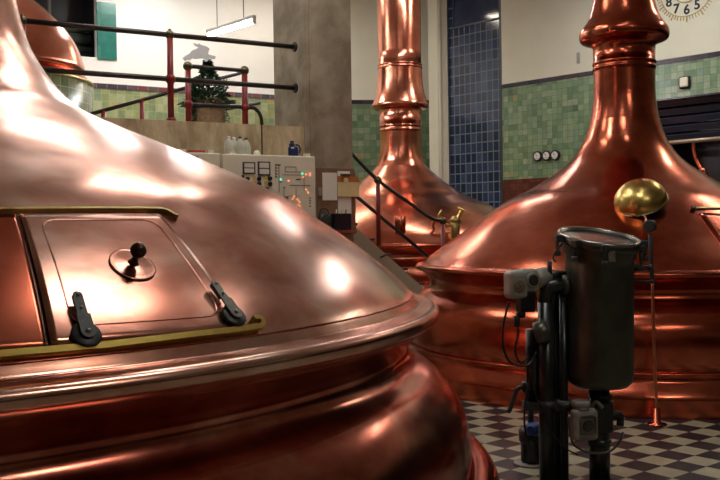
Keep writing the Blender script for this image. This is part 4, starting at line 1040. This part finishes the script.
# ------------------------------------------------------------------ lamps
def tube_lamp(p0, p1, label, rod=True, mat=TUBE, grp='fluorescent tube lamps'):
    p0, p1 = V(p0), V(p1); d = (p1 - p0).normalized(); c = (p0 + p1) / 2
    r = thing('tube_lamp', label, 'lamp', c, None, grp)
    b = B(); b.cyl(p0, p1, .030, n=16); b.build('tube', mat, r)  # tube thickened to stand in for its glow
    s_ = V((0, 0, 1)).cross(d).normalized(); m = basis(p0, d, s_, (0, 0, 1)); L = (p1 - p0).length
    b = B(); b.box(-.04, L + .04, -.035, .035, .035, .09, m, .006); b.box(-.04, -.01, -.025, .025, -.03, .035, m); b.box(L + .01, L + .04, -.025, .025, -.03, .035, m); b.build('housing', SILL, r)
    b = B()
    for t in (.2, .8): b.cyl(p0.lerp(p1, t) + V((0, 0, .09)), V((*p0.lerp(p1, t).xy, CZ)), .006, n=6)
    b.build('hanger', IRON, r)
    return r
pA, pB = at(209, 35.5, 14.0), at(253, 21, 13.1); pB.z = pA.z
tube_lamp(pA, pB, 'glowing white fluorescent tube hanging above the small fir')
def unseen_lamp(x, y, z, L, W, rot, mat, label):
    m = Matrix.Rotation(rot, 4, 'Z'); m.translation = V((x, y, z))
    r = thing('unseen_ceiling_lamp', label, 'lamp', (x, y, z), m, 'ceiling lamps over the kettles')
    b = B(); b.box(-L / 2, L / 2, -W / 2, W / 2, -.012, 0, m); b.build('diffuser', mat, r)
    b = B(); b.box(-L / 2 - .03, L / 2 + .03, -W / 2 - .03, W / 2 + .03, 0, .08, m); b.build('housing', SILL, r)
    b = B(); b.cyl((x, y, z + .08), (x, y, CZ), .012, n=8); b.build('hanger', IRON, r)
COLDP = lampmat('panel_cool', (1, .98, .93), 38)
SOFTP = lampmat('panel_soft', (1, .95, .87), 21)
WARMP = lampmat('panel_amber', (1, .88, .72), 30)
ga = math.atan2(GD.y, GD.x); ra_ = math.atan2(RD.y, RD.x)
LAMPS = [(-2.5, 9.3, 5.6, 1.1, .3, ga, SOFTP), (-.75, 8.05, 5.6, 1.2, .4, ga, SOFTP), (-.1, 9.5, 5.7, .8, .2, ra_, SOFTP),
         (-5.2, 13.2, 6.2, 1.5, .5, ra_, COLDP), (-3.2, 16.0, 6.6, 1.5, .5, ra_, COLDP), (-7.5, 12.0, 6.2, 1.5, .4, ra_, COLDP),  # unseen gallery panels, added to brighten the left wall
         (1.2, 14.25, 5.6, 1.5, .12, ra_, COLDP), (4.0, 13.6, 6.2, 1.6, .4, ra_, COLDP), (6.1, 10.9, 5.7, 1.4, .3, ra_, WARMP),
         (-1.2, 17.6, 6.6, 1.4, .3, ga, WARMP), (.7, 4.6, 6.4, 1.6, .4, ga, SOFTP), (2.3, 6.6, 6.4, .6, .12, ga, SOFTP), (3.0, 1.0, 5.8, 1.4, .35, ga, WARMP)]  # near panels are unseen, added to lighten the hatch and foreground steel
for i, (x, y, z, L, W, rot, mat) in enumerate(LAMPS):
    unseen_lamp(x, y, z, L, W, rot, mat, 'unseen rectangular lamp panel, one of a set for kettle highlights and added fill light')

# ------------------------------------------------------------------ world and view
wd = bpy.data.worlds.new('world'); S.world = wd; wd.use_nodes = True
wd.node_tree.nodes['Background'].inputs[0].default_value = (.05, .05, .07, 1); wd.node_tree.nodes['Background'].inputs[1].default_value = .3
S.view_settings.view_transform = 'Standard'; S.view_settings.look = 'None'; S.view_settings.gamma = 1; S.view_settings.use_curve_mapping = False
S.view_settings.exposure = 0.22
